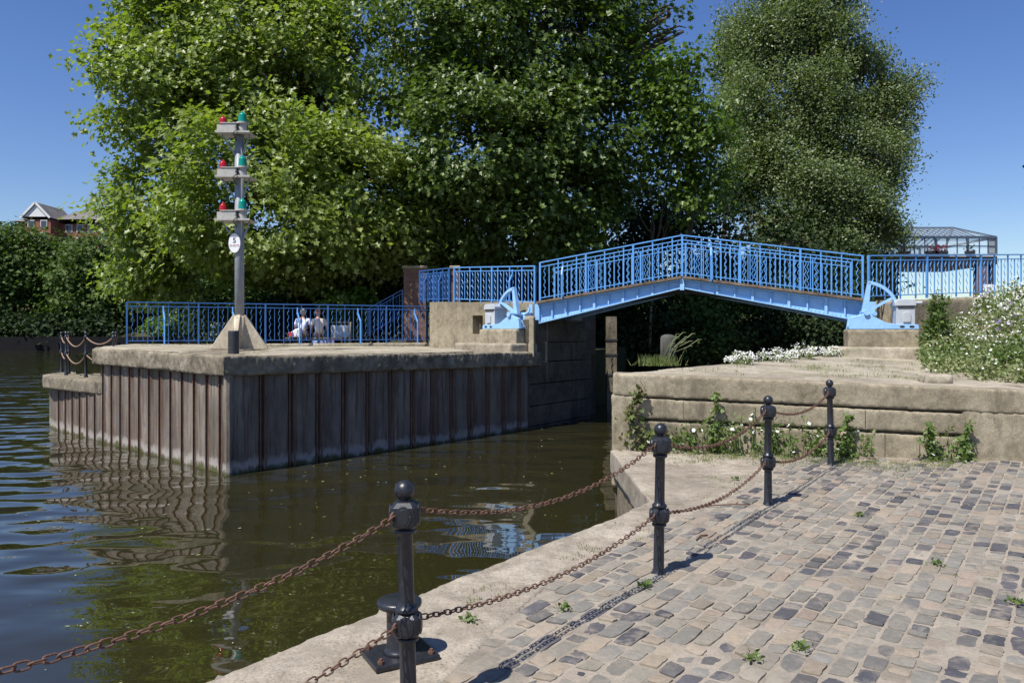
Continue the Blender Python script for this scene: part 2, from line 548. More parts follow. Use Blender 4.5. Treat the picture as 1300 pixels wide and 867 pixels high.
def crown_points(lobes, per_m3=None, leaves_per=26, cr=.42, flat=.45, n_scale=1.0, gap=None, out_pow=2.4, under=.35):
    """leaf clumps (boughs) spread through ellipsoid lobes, denser towards the outside, thinned by a noise that leaves gaps"""
    C, O = [], []
    for (cx, cy, cz, rx, ry, rz, nclus) in lobes:
        n = int(nclus * n_scale)
        u = nrm(rng.normal(size=(n, 3)))
        rr = rng.uniform(0.05, 1, size=(n, 1)) ** (1 / out_pow)
        # lumpy outline
        lump = .93 + .13 * np.sin(u[:, :1] * 5.1 + cx * 3) + .12 * np.sin(u[:, 2:3] * 6.3 + cy * 2) + .08 * np.sin(u[:, 1:2] * 8 + cz)
        p = u * rr * lump
        keep = (p[:, 2] > -.75) | (rng.random(n) < under)
        p = p[keep]; u = u[keep]
        w = np.array([cx, cy, cz]) + p * np.array([rx, ry, rz])
        if gap is not None:
            g = np.sin(w[:, 0] * 1.7 + 1.3 * np.sin(w[:, 2] * 1.1)) + np.sin(w[:, 1] * 1.5 + w[:, 2] * 1.9) + np.sin(w[:, 2] * 2.3 + w[:, 0] * .9)
            w = w[g > gap]; u = u[g > gap]
        k = len(w)
        out = nrm(u * np.array([1, 1, .6]))
        off = rng.normal(size=(k, leaves_per, 3)) * np.array([cr, cr, cr * flat])
        along = rng.uniform(-.6, 1.0, size=(k, leaves_per, 1)) * cr * 1.3
        pts = w[:, None] + off + out[:, None] * along - np.array([0, 0, 1]) * along ** 2 * .35
        C.append(pts.reshape(-1, 3)); O.append(np.repeat(out, leaves_per, axis=0))
    return np.concatenate(C), np.concatenate(O)


def wobble_path(a, b, n, amp, sag=0):
    a = Vector(a); b = Vector(b); pts = []
    off = Vector((random.uniform(-50, 50), random.uniform(-50, 50), 3))
    for i in range(n + 1):
        t = i / n
        p = a.lerp(b, t)
        w = mnoise.noise_vector(off + Vector((t * 2.6, 0, 0))) * amp * math.sin(math.pi * min(1, t * 1.0)) if 0 < i < n else Vector((0, 0, 0))
        p += w; p.z += sag * 4 * t * (1 - t)
        pts.append(p)
    return pts


def make_tree(name, base, lobes, label, cat='tree', leafmat=None, size=.2, kind='plane', trunk_r=.35, fork=.35, leaves_per=26, cr=.42,
              n_scale=1, gap=None, group=None, bark=None, twigs=5, up=.8, flat=.45, out_pow=2.4, jitter=.7, droop=.45):
    base = Vector(base)
    t = thing(name, base, label, cat, group)
    mb = MB()
    zc = sum(l[2] for l in lobes) / len(lobes)
    xc = sum(l[0] for l in lobes) / len(lobes); yc = sum(l[1] for l in lobes) / len(lobes)
    top = max(l[2] + l[5] * .5 for l in lobes)
    fk = base.lerp(Vector((xc, yc, top)), fork)
    fk.x = base.x + (xc - base.x) * fork * .6; fk.y = base.y + (yc - base.y) * fork * .6
    tp = wobble_path(base - Vector((0, 0, .15)), fk, 6, .25)
    mb.tube(tp, [trunk_r * (1.35 if i == 0 else 1.08 - .06 * i) for i in range(7)], 10)
    lead = wobble_path(fk, Vector((xc, yc, top)), 6, .5)
    mb.tube(lead, [trunk_r * (.72 - .1 * i) for i in range(7)], 8)
    for (cx, cy, cz, rx, ry, rz, nc) in lobes:
        c = Vector((cx, cy, cz))
        f = min(.9, max(0, (cz - fk.z) / max(.5, top - fk.z) * .55))
        st = lead[int(f * 6)]
        pth = wobble_path(st, c, 6, .6, sag=.4)
        r0 = trunk_r * .42
        mb.tube(pth, [r0 * (1 - .125 * i) for i in range(7)], 7)
        for k in range(twigs):
            u = Vector((random.gauss(0, 1), random.gauss(0, 1), random.gauss(.25, .8))).normalized()
            e = c + Vector((u.x * rx, u.y * ry, u.z * rz)) * .86
            s0 = pth[random.randint(3, 6)]
            mb.tube(wobble_path(s0, e, 5, .35, sag=.25), [r0 * .4 * (1 - .16 * i) for i in range(6)], 5)
    mb.build('trunk', bark or M['bark'], t, True)
    pts, out = crown_points(lobes, leaves_per=leaves_per, cr=cr, n_scale=n_scale, gap=gap, flat=flat, out_pow=out_pow)
    leaves('crown', pts, out, size, leafmat, t, kind, up=up, jitter=jitter, droop=droop)
    return t


def LB(px, py, d, rpx, rpy, n, rd=None):
    c = P(px, py, d)
    rx = rpx * d / 1000; rz = rpy * d / 1000
    return (c.x, c.y, c.z, rx, rd or (rx + rz) / 2, rz, n)


# ------------------------------------------------------------------ camera, sky, sun
cam = bpy.data.cameras.new('camera')
cam.sensor_width = 36; cam.lens = 36 * 1000 / 1300
cam.shift_y = -9.5 / 1300
cam.clip_start = .05; cam.clip_end = 4000
co = bpy.data.objects.new('camera', cam); COL.objects.link(co)
co.location = (0, 0, EYE); co.rotation_euler = (R(90), 0, 0)
SC.camera = co

SUN = Vector((-.68, -.70, 0)).normalized()
EL = R(58)
w = bpy.data.worlds.new('World'); SC.world = w; w.use_nodes = True
nt = w.node_tree
sky = nd(nt, 'ShaderNodeTexSky'); sky.sky_type = 'NISHITA'; sky.sun_disc = False
sky.sun_elevation = EL
sky.sun_rotation = math.atan2(SUN.x, SUN.y)
sky.air_density = 1.0; sky.dust_density = .35; sky.ozone_density = 3.0
hsv = nd(nt, 'ShaderNodeHueSaturation'); hsv.inputs['Saturation'].default_value = 1.22; hsv.inputs['Value'].default_value = 1.0; hsv.inputs['Hue'].default_value = .515
nt.links.new(sky.outputs[0], hsv.inputs['Color'])
nt.links.new(hsv.outputs[0], nt.nodes['Background'].inputs[0])
nt.nodes['Background'].inputs[1].default_value = .092
sl = bpy.data.lights.new('sun', 'SUN'); sl.energy = 4.9; sl.angle = R(.53); sl.color = (1, .955, .88)
so = bpy.data.objects.new('sun', sl); COL.objects.link(so)
sd = Vector((SUN.x * math.cos(EL), SUN.y * math.cos(EL), math.sin(EL)))
so.rotation_euler = (-sd).to_track_quat('-Z', 'Y').to_euler()
so.location = (0, 0, 30)
vs = SC.view_settings
SC.display_settings.display_device = 'sRGB'
vs.view_transform = 'Standard'; vs.look = 'None'; vs.exposure = .5; vs.gamma = 1; vs.use_curve_mapping = False
SC.cycles.max_bounces = 6; SC.cycles.diffuse_bounces = 3; SC.cycles.glossy_bounces = 3
SC.cycles.transmission_bounces = 4; SC.cycles.transparent_max_bounces = 12
SC.cycles.use_denoising = True


def struct(o):
    o['kind'] = 'structure'
    return o


def grid(name, x0, x1, y0, y1, nx, ny, zf, mat, keep=None):
    mb = MB()
    xs = [x0 + (x1 - x0) * i / nx for i in range(nx + 1)]; ys = [y0 + (y1 - y0) * j / ny for j in range(ny + 1)]
    mb.v = [(x, y, zf(x, y)) for y in ys for x in xs]
    for j in range(ny):
        for i in range(nx):
            if keep is None or keep((xs[i] + xs[i + 1]) / 2, (ys[j] + ys[j + 1]) / 2):
                a = j * (nx + 1) + i
                mb.f.append((a, a + 1, a + nx + 2, a + nx + 1))
    return mb.build(name, mat, None, True)


# ------------------------------------------------------------------ ground and water
U = Vector((1.4045, 1.963, 0)).normalized()          # the line of chain posts
Nn = Vector((U.y, -U.x, 0))
A0 = Vector((-.4545, 3.37, 0))
LU = Vector((.63, .777, 0)).normalized()             # along the lock
K = Vector((-4.77, 13.24, 0))
T = Vector((-11.4, 19.6, 0))

struct(MB().add([(-2000, -2000, -2.6), (2000, -2000, -2.6), (2000, 2500, -2.6), (-2000, 2500, -2.6)], [(0, 1, 2, 3)]).build('ground', M['bed']))
struct(MB().add([(-900, -120, WZ), (60, -120, WZ), (60, 119, WZ), (-900, 119, WZ)], [(0, 1, 2, 3)]).build('water', M['water']))


def far_z(x, y):
    n = mnoise.noise(Vector((x * .06, y * .06, 0))) * .5
    if y < 114: return .5
    if y < 128: return .5 + (y - 114) / 14 * 3.6 + n
    return 4.1 + n + min(1.5, (y - 128) * .02)


o = grid('far_bank', -420, 420, 113.2, 420, 120, 40, far_z, M['earth']); struct(o)


def land_z(x, y):
    return 1.12 + .25 * mnoise.noise(Vector((x * .2, y * .2, 3)))


lp = [(-11.3, 20.4), (-2.4, 26.9), (1.4, 22.6), (3.2, 27), (4.5, 31), (3, 64), (-9, 64)]
struct(MB().prism(lp, -2.55, 1.08).build('land', M['earth']))


def bank2_z(x, y):
    return min(2.0, -1.6 + (y - 28.5) * .4) + .2 * mnoise.noise(Vector((x * .3, y * .3, 9)))


struct(grid('bank', 3.2, 70, 27.5, 110, 60, 60, bank2_z, M['earth']))

# quay: body with a gently rising top, concrete edge strip, granite setts
E1 = Vector((-1.435, 3.68, 0)) - LU * 0 + Vector((-.6, -.8, 0)) * 7.5
E2 = Vector((1.29, 7.35, 0)); E3 = Vector((1.29, 10.1, 0))
qp = [(E1.x + .08, E1.y), (16, -3), (16, 9.2), (6.2, 9.62), (1.5, 10.5), (E3.x + .06, E3.y), (E2.x + .06, E2.y + .05)]
struct(MB().prism(qp, -2.55, lambda x, y: zq(x, y) - .03).build('quay', M['soil']))
sp_ = [(E1.x, E1.y), (-2.3, 1.2), (-.95, 2.5), (-.3, 3.7), (.3, 5.2), (1.32, 6.5), (2.7, 8.35), (3.5, 9.75), (2.6, 10.25), (E3.x, E3.y + .25), (E3.x, E3.y), (E2.x, E2.y)]
o = MB().prism(sp_, lambda x, y: zq(x, y) - .3, lambda x, y: zq(x, y) + .004).build('quay_edge', M['strip'])
rough(o, .035, .03, .5, .014, .09); struct(o)


def poly_d(poly, x, y):
    """inside test"""
    c = False; n = len(poly)
    for i in range(n):
        x1, y1 = poly[i]; x2, y2 = poly[(i + 1) % n]
        if (y1 > y) != (y2 > y) and x < (x2 - x1) * (y - y1) / (y2 - y1) + x1:
            c = not c
    return c


m, nt, N, L, b = new_mat('sandy_joint'); M['joint'] = m
f1 = noise_node(nt, 2.2, 6, .7); f2 = noise_node(nt, 60, 5, .8)
r1 = ramp(nt, f1.outputs['Fac'], [(.3, (.17, .145, .115)), (.5, (.29, .25, .2)), (.7, (.37, .32, .255))])
r2 = ramp(nt, f2.outputs['Fac'], [(.3, (.6, .6, .6)), (.65, (1.1, 1.1, 1.1))])
L.new(mixc(nt, .7, r1.outputs['Color'], r2.outputs['Color'], 'MULTIPLY'), b.inputs['Base Color'])
b.inputs['Roughness'].default_value = .95
bump(nt, b, f2.outputs['Fac'], .6, .008)


def sand_z(x, y):
    return zq(x, y) - .004 + .006 * mnoise.noise(Vector((x * 2.3, y * 2.3, 5))) + .008 * mnoise.noise(Vector((x * 9, y * 9, 5)))


def wall_y(x):
    return 10.36 - (x - 1.45) * .181


struct(grid('sand', -7, 15, -6, 11, 420, 330, sand_z, M['joint'], lambda x, y: y < wall_y(x) + .2 and (Vector((x, y, 0)) - A0).dot(Nn) > -1.0 and x > 1.36 - (7.35 - y) * .75))

verts = []; faces = []; tones = []
r_i = 0
off = -.98
while off < 10.5:
    pitch = random.uniform(.106, .118)
    s_ = -5.2 + random.uniform(0, .2)
    while s_ < 11:
        ln = random.choice((.09, .11, .13, .15, .17, .19, .22, .25)) * random.uniform(.92, 1.08)
        c = A0 + U * (s_ + ln / 2) + Nn * (off + pitch / 2)
        s_ += ln
        if not (c.y < wall_y(c.x) - .06 and c.x < 9.5 and c.y > -.6):
            continue
        if poly_d(sp_, c.x, c.y):
            continue
        if (c.x - E2.x) * .8 - (c.y - E2.y) * .6 < .1 if c.y < 7.35 else c.x < 1.6:
            continue
        edge = off < -.45
        if edge and random.random() < .25:
            continue
        hl = ln / 2 - random.uniform(.007, .015); hw = pitch / 2 - random.uniform(.006, .012)
        # colour of the stone itself
        q = random.random()
        dark_band = .5 + .5 * mnoise.noise(Vector((off * 2.6, s_ * .18, 0))) + .25 * mnoise.noise(Vector((off * 6, s_ * .9, 4)))
        dark_band -= max(0, .16 - off * .05)
        if q < dark_band * .95 - .06:
            base = random.choice(((.07, .074, .09), (.088, .09, .104), (.12, .117, .12), (.1, .1, .114), (.15, .147, .145)))
        elif q < .8:
            base = random.choice(((.2, .195, .178), (.235, .225, .2), (.22, .218, .205), (.27, .255, .22)))
        else:
            base = random.choice(((.29, .25, .2), (.31, .27, .22), (.26, .23, .19), (.29, .24, .2)))
        v_ = random.uniform(.76, 1.02); base = (base[0] * 1.04, base[1], base[2] * .94)
        base = tuple(min(1, a * v_) for a in base)
        dz = random.uniform(-.006, .005)
        tx, ty = random.gauss(0, .02), random.gauss(0, .02)
        skew = random.uniform(-.014, .014)
        g0 = len(verts); n = 5
        for j in range(n):
            for i in range(n):
                a = (i / (n - 1)) * 2 - 1; bb = (j / (n - 1)) * 2 - 1
                rr = max(abs(a), abs(bb))
                cut = random.uniform(.0, .1) if abs(a) == 1 and abs(bb) == 1 else 0
                hlj = hl * (1 + .0 * j)
                aa = a * (1 - cut) * hl + random.uniform(-.0045, .0045); b2 = bb * (1 - cut) * hw + random.uniform(-.004, .004)
                aa += skew * bb
                p = c + U * aa + Nn * b2
                z = zq(p.x, p.y) + .003 + dz + tx * aa + ty * b2 + .0015 * (1 - a * a) * (1 - bb * bb) - (.0035 if rr > .99 else 0) + random.uniform(-.0015, .0015)
                verts.append((p.x, p.y, z)); tones.append((*base, 1))
        for j in range(n - 1):
            for i in range(n - 1):
                q0 = g0 + j * n + i
                faces.append((q0, q0 + n, q0 + n + 1, q0 + 1))
        ring = [g0 + i for i in range(n)] + [g0 + j * n + n - 1 for j in range(1, n)] + [g0 + (n - 1) * n + i for i in range(n - 2, -1, -1)] + [g0 + j * n for j in range(n - 2, 0, -1)]
        kt = len(verts)
        for q0 in ring:
            verts.append(verts[q0]); tones.append((*[c_ * .8 for c_ in base], 1))
        ring = list(range(kt, kt + len(ring)))
        k0 = len(verts)
        for q0 in ring:
            x, y, z = verts[q0]; d_ = (Vector((x, y, 0)) - Vector((c.x, c.y, 0))) * .06
            verts.append((x + d_.x, y + d_.y, z - .05)); tones.append((*base, 1))
        for i in range(len(ring)):
            i2 = (i + 1) % len(ring)
            faces.append((ring[i], ring[i2], k0 + i2, k0 + i))
    off += pitch
me = bpy.data.meshes.new('cobbles'); me.from_pydata(verts, [], faces); me.materials.append(M['setts'])
at = me.color_attributes.new('tone', 'FLOAT_COLOR', 'POINT')
at.data.foreach_set('color', np.array(tones, np.float32).ravel())
me.polygons.foreach_set('use_smooth', [True] * len(me.polygons))
fix_normals(me)
o = bpy.data.objects.new('cobbles', me); COL.objects.link(o); struct(o)


# sheet piling: pans and deep grooves along a line
def piling_profile(a, b, z0, ztop, pan=.31, gro=.13, dep=.17, start=0.0, jit=.02):
    a = Vector(a); b = Vector(b); u = (b - a).normalized(); l = (b - a).length
    n = Vector((u.y, -u.x, 0))                     # outward: right of the direction a -> b
    pts = []; s = start
    pts.append((0, 0))
    while s < l - .6:
        p = pan
        pts += [(s + .0, 0), (s + p, 0), (s + p + .025, -dep), (s + p + gro - .025, -dep), (s + p + gro, 0), (s + p + gro + .03, .022), (s + p + gro + .06, 0)]
        s += p + gro + .06
    pts.append((l, 0))
    mb = MB()
    vs = []
    zt = ztop if callable(ztop) else (lambda x, y: ztop)
    for q, e in pts:
        p = a + u * q + n * e
        vs.append((p.x, p.y, z0)); vs.append((p.x, p.y, zt(p.x, p.y)))
    fs = [(2 * i, 2 * i + 2, 2 * i + 3, 2 * i + 1) for i in range(len(pts) - 1)]
    return mb.add(vs, fs)


def piling_ribs(a, b, z0, ztop, pan=.31, gro=.13, start=0.0):
    """rusty interlocks standing proud of the piling face along each groove"""
    a = Vector(a); b = Vector(b); u = (b - a).normalized(); l = (b - a).length
    n = Vector((u.y, -u.x, 0)); s = start; mb = MB()
    zt = ztop if callable(ztop) else (lambda x, y: ztop)
    while s < l - .6:
        s += pan + gro + .06
        for q, w_ in ((s - .045, .02), (s - gro - .03, .012)):
            p = a + u * q + n * .012
            top = zt(p.x, p.y)
            mb.box((p.x, p.y, (z0 + top) / 2), (w_, .03, top - z0), u, n)
    return mb


def zpl(x, y):
    """the left platform"""
    return 1.235 - .0026 * (y - 13.24) - .0135 * (x + 4.77)


lw = thing('quay_wall', (K.x, K.y, WZ), 'long sheet piled quay wall with rust streaked steel under the left platform', 'wall')
TK = (T - K).normalized()
c1 = K + TK * 6.0
piling_profile(K + (T - K), K, -2.5, lambda x, y: (zpl(x, y) - .25) if x > -9.0 else .35, start=.05).build('sheet_piling', M['piling'], lw)
piling_ribs(K + (T - K), K, -2.5, lambda x, y: (zpl(x, y) - .25) if x > -9.0 else .35, start=.05).build('rusty_interlock', M['rustdark'], lw)
L1 = Vector((.42, 19.65, 0))
piling_ribs(K, L1, -2.5, lambda x, y: zpl(x, y) - .25, pan=.42, gro=.12, start=.16).build('rusty_interlock', M['rustdark'], lw)
piling_profile(K, L1, -2.5, lambda x, y: zpl(x, y) - .25, pan=.42, gro=.12, start=.16).build('sheet_piling', M['piling'], lw)
# tip of the low step
tip = [T, T + Vector((-.55, .75, 0)), T + Vector((-.65, 1.7, 0)), T + Vector((0, 3, 0))]
for a, b_ in zip(tip[:-1], tip[1:]):
    piling_profile(b_, a, -2.5, .35, start=.05).build('sheet_piling', M['piling'], lw)
mb = MB(); mb.tube([K + Vector((0, -.02, -2.5)), K + Vector((0, -.02, 1.0))], .07, 8); mb.build('corner_pile', M['piling'], lw)

AP = Vector((.62, 19.95, 0)); AQ = Vector((-2.25, 23.0, 0))
ov = Vector((-.02, -.16, 0))
pp = [K + ov, K + (L1 - K) + Vector((.1, -.1, 0)), AP + Vector((.12, .1, 0)), AQ + Vector((.3, .4, 0)), Vector((-2.2, 27, 0)), Vector((-10.9, 22.3, 0)), Vector((-9.6, 18.1, 0)), Vector((-9.1, 17.12, 0)), c1 + Vector((-.13, -.1, 0))]
pp = [(p.x, p.y) for p in pp]
o = MB().prism(pp, lambda x, y: zpl(x, y) - .34, zpl).build('platform', M['coping']); rough(o, .035, .035, .3, .045, .09); struct(o)
# paved top set a finger above the rough slab
pin = [(p[0] * .985 - .05, p[1] * .985 + .32) for p in pp]
o = MB().prism(pin, lambda x, y: zpl(x, y) - .05, lambda x, y: zpl(x, y) + .03).build('pavement', M['platform']); rough(o, .08, .02, .6, .01, .1); struct(o)
st = [(c1.x + .15, c1.y - .16), (-9.3, 18.6), (-10.6, 22.4), (-11.4, 22.6), (-12.2, 21.4), (-12.1, 20.3), (-11.55, 19.42)]
st = [st[0]] + st[1:]
o = MB().prism(st, .26, .56).build('quay_step', M['coping']); rough(o, .035, .03, .35, .025, .09); struct(o)

# masonry lock wall on the left, with a recess and the gate post beyond
L2 = Vector((2.24, 22.4, 0)); L3 = L2 + LU * 1.1
inn = Vector((-LU.y, LU.x, 0))
lk = thing('lock_wall', (L1.x, L1.y, WZ), 'shaded block masonry wall under the bridge end beside the lock water', 'wall')
LM = (L2 - L1).normalized(); innM = Vector((-LM.y, LM.x, 0))
mb = MB()
z = -2.5
hs = [1.3, .5, .5, .55, .55, .5, .58]
for i, h in enumerate(hs):
    a = L1 - LM * .05; b_ = L2
    prj = 0 if i % 2 else -.015
    a2 = a + innM * .6; b2 = b_ + innM * .6
    sh = innM * -prj * -1
    mb.prism([tuple((a + sh).xy), tuple((b_ + sh).xy), tuple(b2.xy), tuple(a2.xy)], z, z + h - .025)
    z += h
mb.build('masonry', M['masonry'], lk)
MB().prism([tuple((L2 + inn * .55).xy), tuple((L3 + inn * .55).xy), tuple((L3 + inn * 2).xy), tuple((L1 + inn * 2 + LU * .7).xy), tuple((L1 + inn * .55 + LU * .7).xy)], -2.5, 2.3).build('recess_wall', M['masonry'], lk)
gp = P(776, 402, 23.6)
gt = thing('gate_post', (gp.x, gp.y, WZ), 'weathered lock gate post with iron straps rising from the water under the bridge', 'post')
MB().box((gp.x, gp.y, (gp.z - 2.4) / 2), (.29, .3, gp.z + 2.4)).build('timber', M['timber'], gt)
for zz in (1.42, .98, .38):
    MB().box((gp.x, gp.y, zz), (.33, .34, .06)).build('strap', M['dark'], gt)
mb = MB(); mb.tube([(gp.x + .02 * math.sin(i * 1.3), gp.y - .16, .45 + i * .045) for i in range(12)], .014, 5); mb.build('hanging_chain', M['dark'], gt)


# ------------------------------------------------------------------ railings
def railing_parts(root, pts, h, mat, bay=2.0, spacing=.125, side=None, stay_mat=None, stay_every=1, bw=.022, posts=True):
    pts = [Vector(p) for p in pts]
    hr = MB()
    for a, b in zip(pts[:-1], pts[1:]):
        hr.bar(a + Vector((0, 0, h)), b + Vector((0, 0, h)), .05, .028)
    hr.build('handrail', mat, root)
    cnt = 0
    for a, b in zip(pts[:-1], pts[1:]):
        L_ = (b - a).length
        nb = max(1, round(L_ / bay))
        for k in range(nb):
            p = a.lerp(b, k / nb); q = a.lerp(b, (k + 1) / nb)
            u = (q - p).normalized(); uh = Vector((u.x, u.y, 0)).normalized()
            mb = MB()
            for zz in (.09, h - .11):
                mb.bar(p + Vector((0, 0, zz)), q + Vector((0, 0, zz)), .03, .022)
            n = max(2, round((q - p).length / spacing))
            for i in range(1, n):
                c = p.lerp(q, i / n)
                if i % 4 == 0:
                    mb.box(c + Vector((0, 0, h / 2)), (bw * 1.25, bw * 1.25, h), uh, (-uh.y, uh.x, 0))
                elif i % 2 == 0:
                    mb.box(c + Vector((0, 0, (h - .02) / 2)), (bw * .9, bw * .9, h - .2), uh, (-uh.y, uh.x, 0))
                else:
                    m_ = 22
                    mb.tube([c + uh * (.021 * math.sin(j / m_ * 2 * math.pi * 4.5)) + Vector((0, 0, .09 + (h - .2) * j / m_)) for j in range(m_ + 1)], bw * .48, 4, False)
            mb.build('baluster_panel', mat, root)
            if posts:
                for pos in ([p, q] if (k == nb - 1 and b is pts[-1]) else [p]):
                    MB().box(pos + Vector((0, 0, h / 2 + .004)), (.045, .045, h + .01), uh, (-uh.y, uh.x, 0)).build('post', mat, root)
            if side is not None and cnt % stay_every == 0:
                sd_ = Vector(side)
                c = p.lerp(q, .5) if stay_every > 0 else p
                mb = MB()
                f = c + sd_ * .27
                mb.bar(f + Vector((0, 0, -.05)), f + Vector((0, 0, h * .58)), .035)
                mb.bar(f + Vector((0, 0, h * .57)), c + sd_ * .04 + Vector((0, 0, h * .78)), .035)
                mb.bar(c + sd_ * .035 + Vector((0, 0, h * .77)), c + sd_ * .035 + Vector((0, 0, h * .92)), .035)
                mb.build('stay', stay_mat or mat, root)
            cnt += 1


# platform railing, left
rl0 = P(161, 437, 21.3); rl1 = P(560, 434.5, 25.2)
o = thing('railing', rl0, 'long shade-darkened blue railing with wavy bars along the left platform in front of the bench', 'railing', 'blue railings')
fr = Vector((.5, -.86, 0))
railing_parts(o, [rl0, rl1], 1.14, M['shadedblue'], bay=1.9, side=fr, stay_mat=M['blue'], bw=.018)
u_ = (rl1 - rl0).normalized(); n_ = Vector((-u_.y, u_.x, 0))
kb = [rl0 - n_ * .14 - u_ * .1, rl1 - n_ * .14, rl1 + n_ * .2, rl0 + n_ * .2 - u_ * .1]
o = MB().prism([tuple(p.xy) for p in kb], .9, lambda x, y: rl0.z + (rl1.z - rl0.z) * (x - rl0.x) / (rl1.x - rl0.x) - .012).build('kerb', M['platform'])
rough(o, .05, .02, .4, .01, .1); struct(o)

# ------------------------------------------------------------------ left abutment
ab = thing('abutment_wall', (AP.x, AP.y, 1.1), 'sunlit concrete abutment wall with a dark recess at the left end of the bridge', 'wall')
ztopL = lambda x, y: 2.36 + (y - 19.95) * .055
aq2 = AQ + (AQ - AP).normalized() * .25
ud = (AQ - AP).normalized(); nb_ = Vector((ud.y, -ud.x, 0))
if nb_.y > 0: nb_ = -nb_
nbk = -nb_
pj = AP + ud * 1.55; pk = AP + ud * 1.25            # where the recess sits (left edge pj, right edge pk)
rz0, rz1 = P(606, 424, 21.2).z, P(606, 400, 21.2).z
rec_l = 2.35; rec_r = 2.0
mb = MB()
def ab_block(s0, s1, z0, z1, dep=.5):
    a = AP + ud * s0; b_ = AP + ud * s1
    mb.prism([tuple(b_.xy), tuple(a.xy), tuple((a + nbk * dep).xy), tuple((b_ + nbk * dep).xy)], z0, z1)
def ab_px(px, out=0.0):
    """distance along the abutment face, out metres in front of it, of the ray through pixel column px"""
    k = (px - 650) / 1000
    b0 = AP + nb_ * out
    return (k * b0.y - b0.x) / (ud.x - k * ud.y)
sl_, sr_ = ab_px(600), ab_px(613)
LEN = (aq2 - AP).length
ab_block(.1, sr_, .6, ztopL); ab_block(sl_, LEN, .6, ztopL)
ab_block(sr_, sl_, .6, rz0); ab_block(sr_, sl_, rz1, ztopL)
o = mb.build('face', M['wallcon'], ab)
mb = MB(); ab_block(-.05, LEN, .5, 2.25, 0)
mb = MB()
a = AP + nbk * .502; b_ = aq2 + nbk * .502
mb.prism([tuple(b_.xy), tuple((AP + nbk * .502 + innM * .4).xy), tuple((L2 + innM * .3).xy), tuple((b_ + nbk * 3.2).xy)], .5, lambda x, y: ztopL(x, y) - .02)
mb.build('fill', M['wallcon'], ab)
sc_ = AP + ud * ((sl_ + sr_) / 2) + nbk * .1
MB().tube([sc_ + Vector((0, 0, rz0 - 1.1 + 1.1)), sc_ + Vector((0, 0, rz0 + .28))], .03, 6).build('pipe', M['timber'], ab)
sv = P(590, 425, 22)
# step and plinth in front of it
def face_pt(px, out=0.0):
    return AP + ud * ab_px(px, out) + nb_ * out
def face_box(pa, pb, out, z0, z1, name, mat):
    sa, sb_ = ab_px(pa, out), ab_px(pb, out)
    c = [AP + ud * sa, AP + ud * sa + nb_ * out, AP + ud * sb_ + nb_ * out, AP + ud * sb_]
    return MB().prism([tuple(p.xy) for p in c], z0, z1).build(name, mat, ab)
s1 = face_pt(640, .9)
st_z = zpl(s1.x, s1.y) + .21
rough(face_box(576, 648, .95, 1.0, st_z, 'step', M['platform']), .04, .015, .3, .01, .1)
pl_z = st_z
rough(face_box(608, 655, .72, 1.0, pl_z + .36, 'plinth', M['wallcon']), .04, .012, .3, .008, .1)
o = MB().prism([tuple(p.xy) for p in (face_pt(667), face_pt(666, .4), face_pt(678, .35), face_pt(680))], 1.0, 2.05).build('pier', M['wallcon'], ab)
rough(o, .04, .015, .3, .01, .1)



# ------------------------------------------------------------------ the footbridge
BL = P(683, 386, 20.0); BA = P(866, 354, 19.0); BR = P(1097, 383, 18.0)
bu = Vector((BR.x - BL.x, BR.y - BL.y, 0)).normalized(); bn = Vector((-bu.y, bu.x, 0))      # bn points away from the camera
WID = 1.7
br = thing('footbridge', (BA.x, BA.y, BL.z), 'humped pale blue steel footbridge with riveted girders and wavy bar railings across the lock', 'bridge')
def line_z(s, key):
    """heights along the bridge: s in 0..2, 1 at the crown"""
    pts_ = {'top': (BL.z, BA.z, BR.z), 'bot': (P(683, 411, 20).z, P(866, 366, 19).z, P(1090, 409, 18).z)}[key]
    return pts_[0] + (pts_[1] - pts_[0]) * s if s <= 1 else pts_[1] + (pts_[2] - pts_[1]) * (s - 1)
def line_p(s):
    a, b_, t = (BL, BA, s) if s <= 1 else (BA, BR, s - 1)
    p = a.lerp(b_, t); return Vector((p.x, p.y, 0))
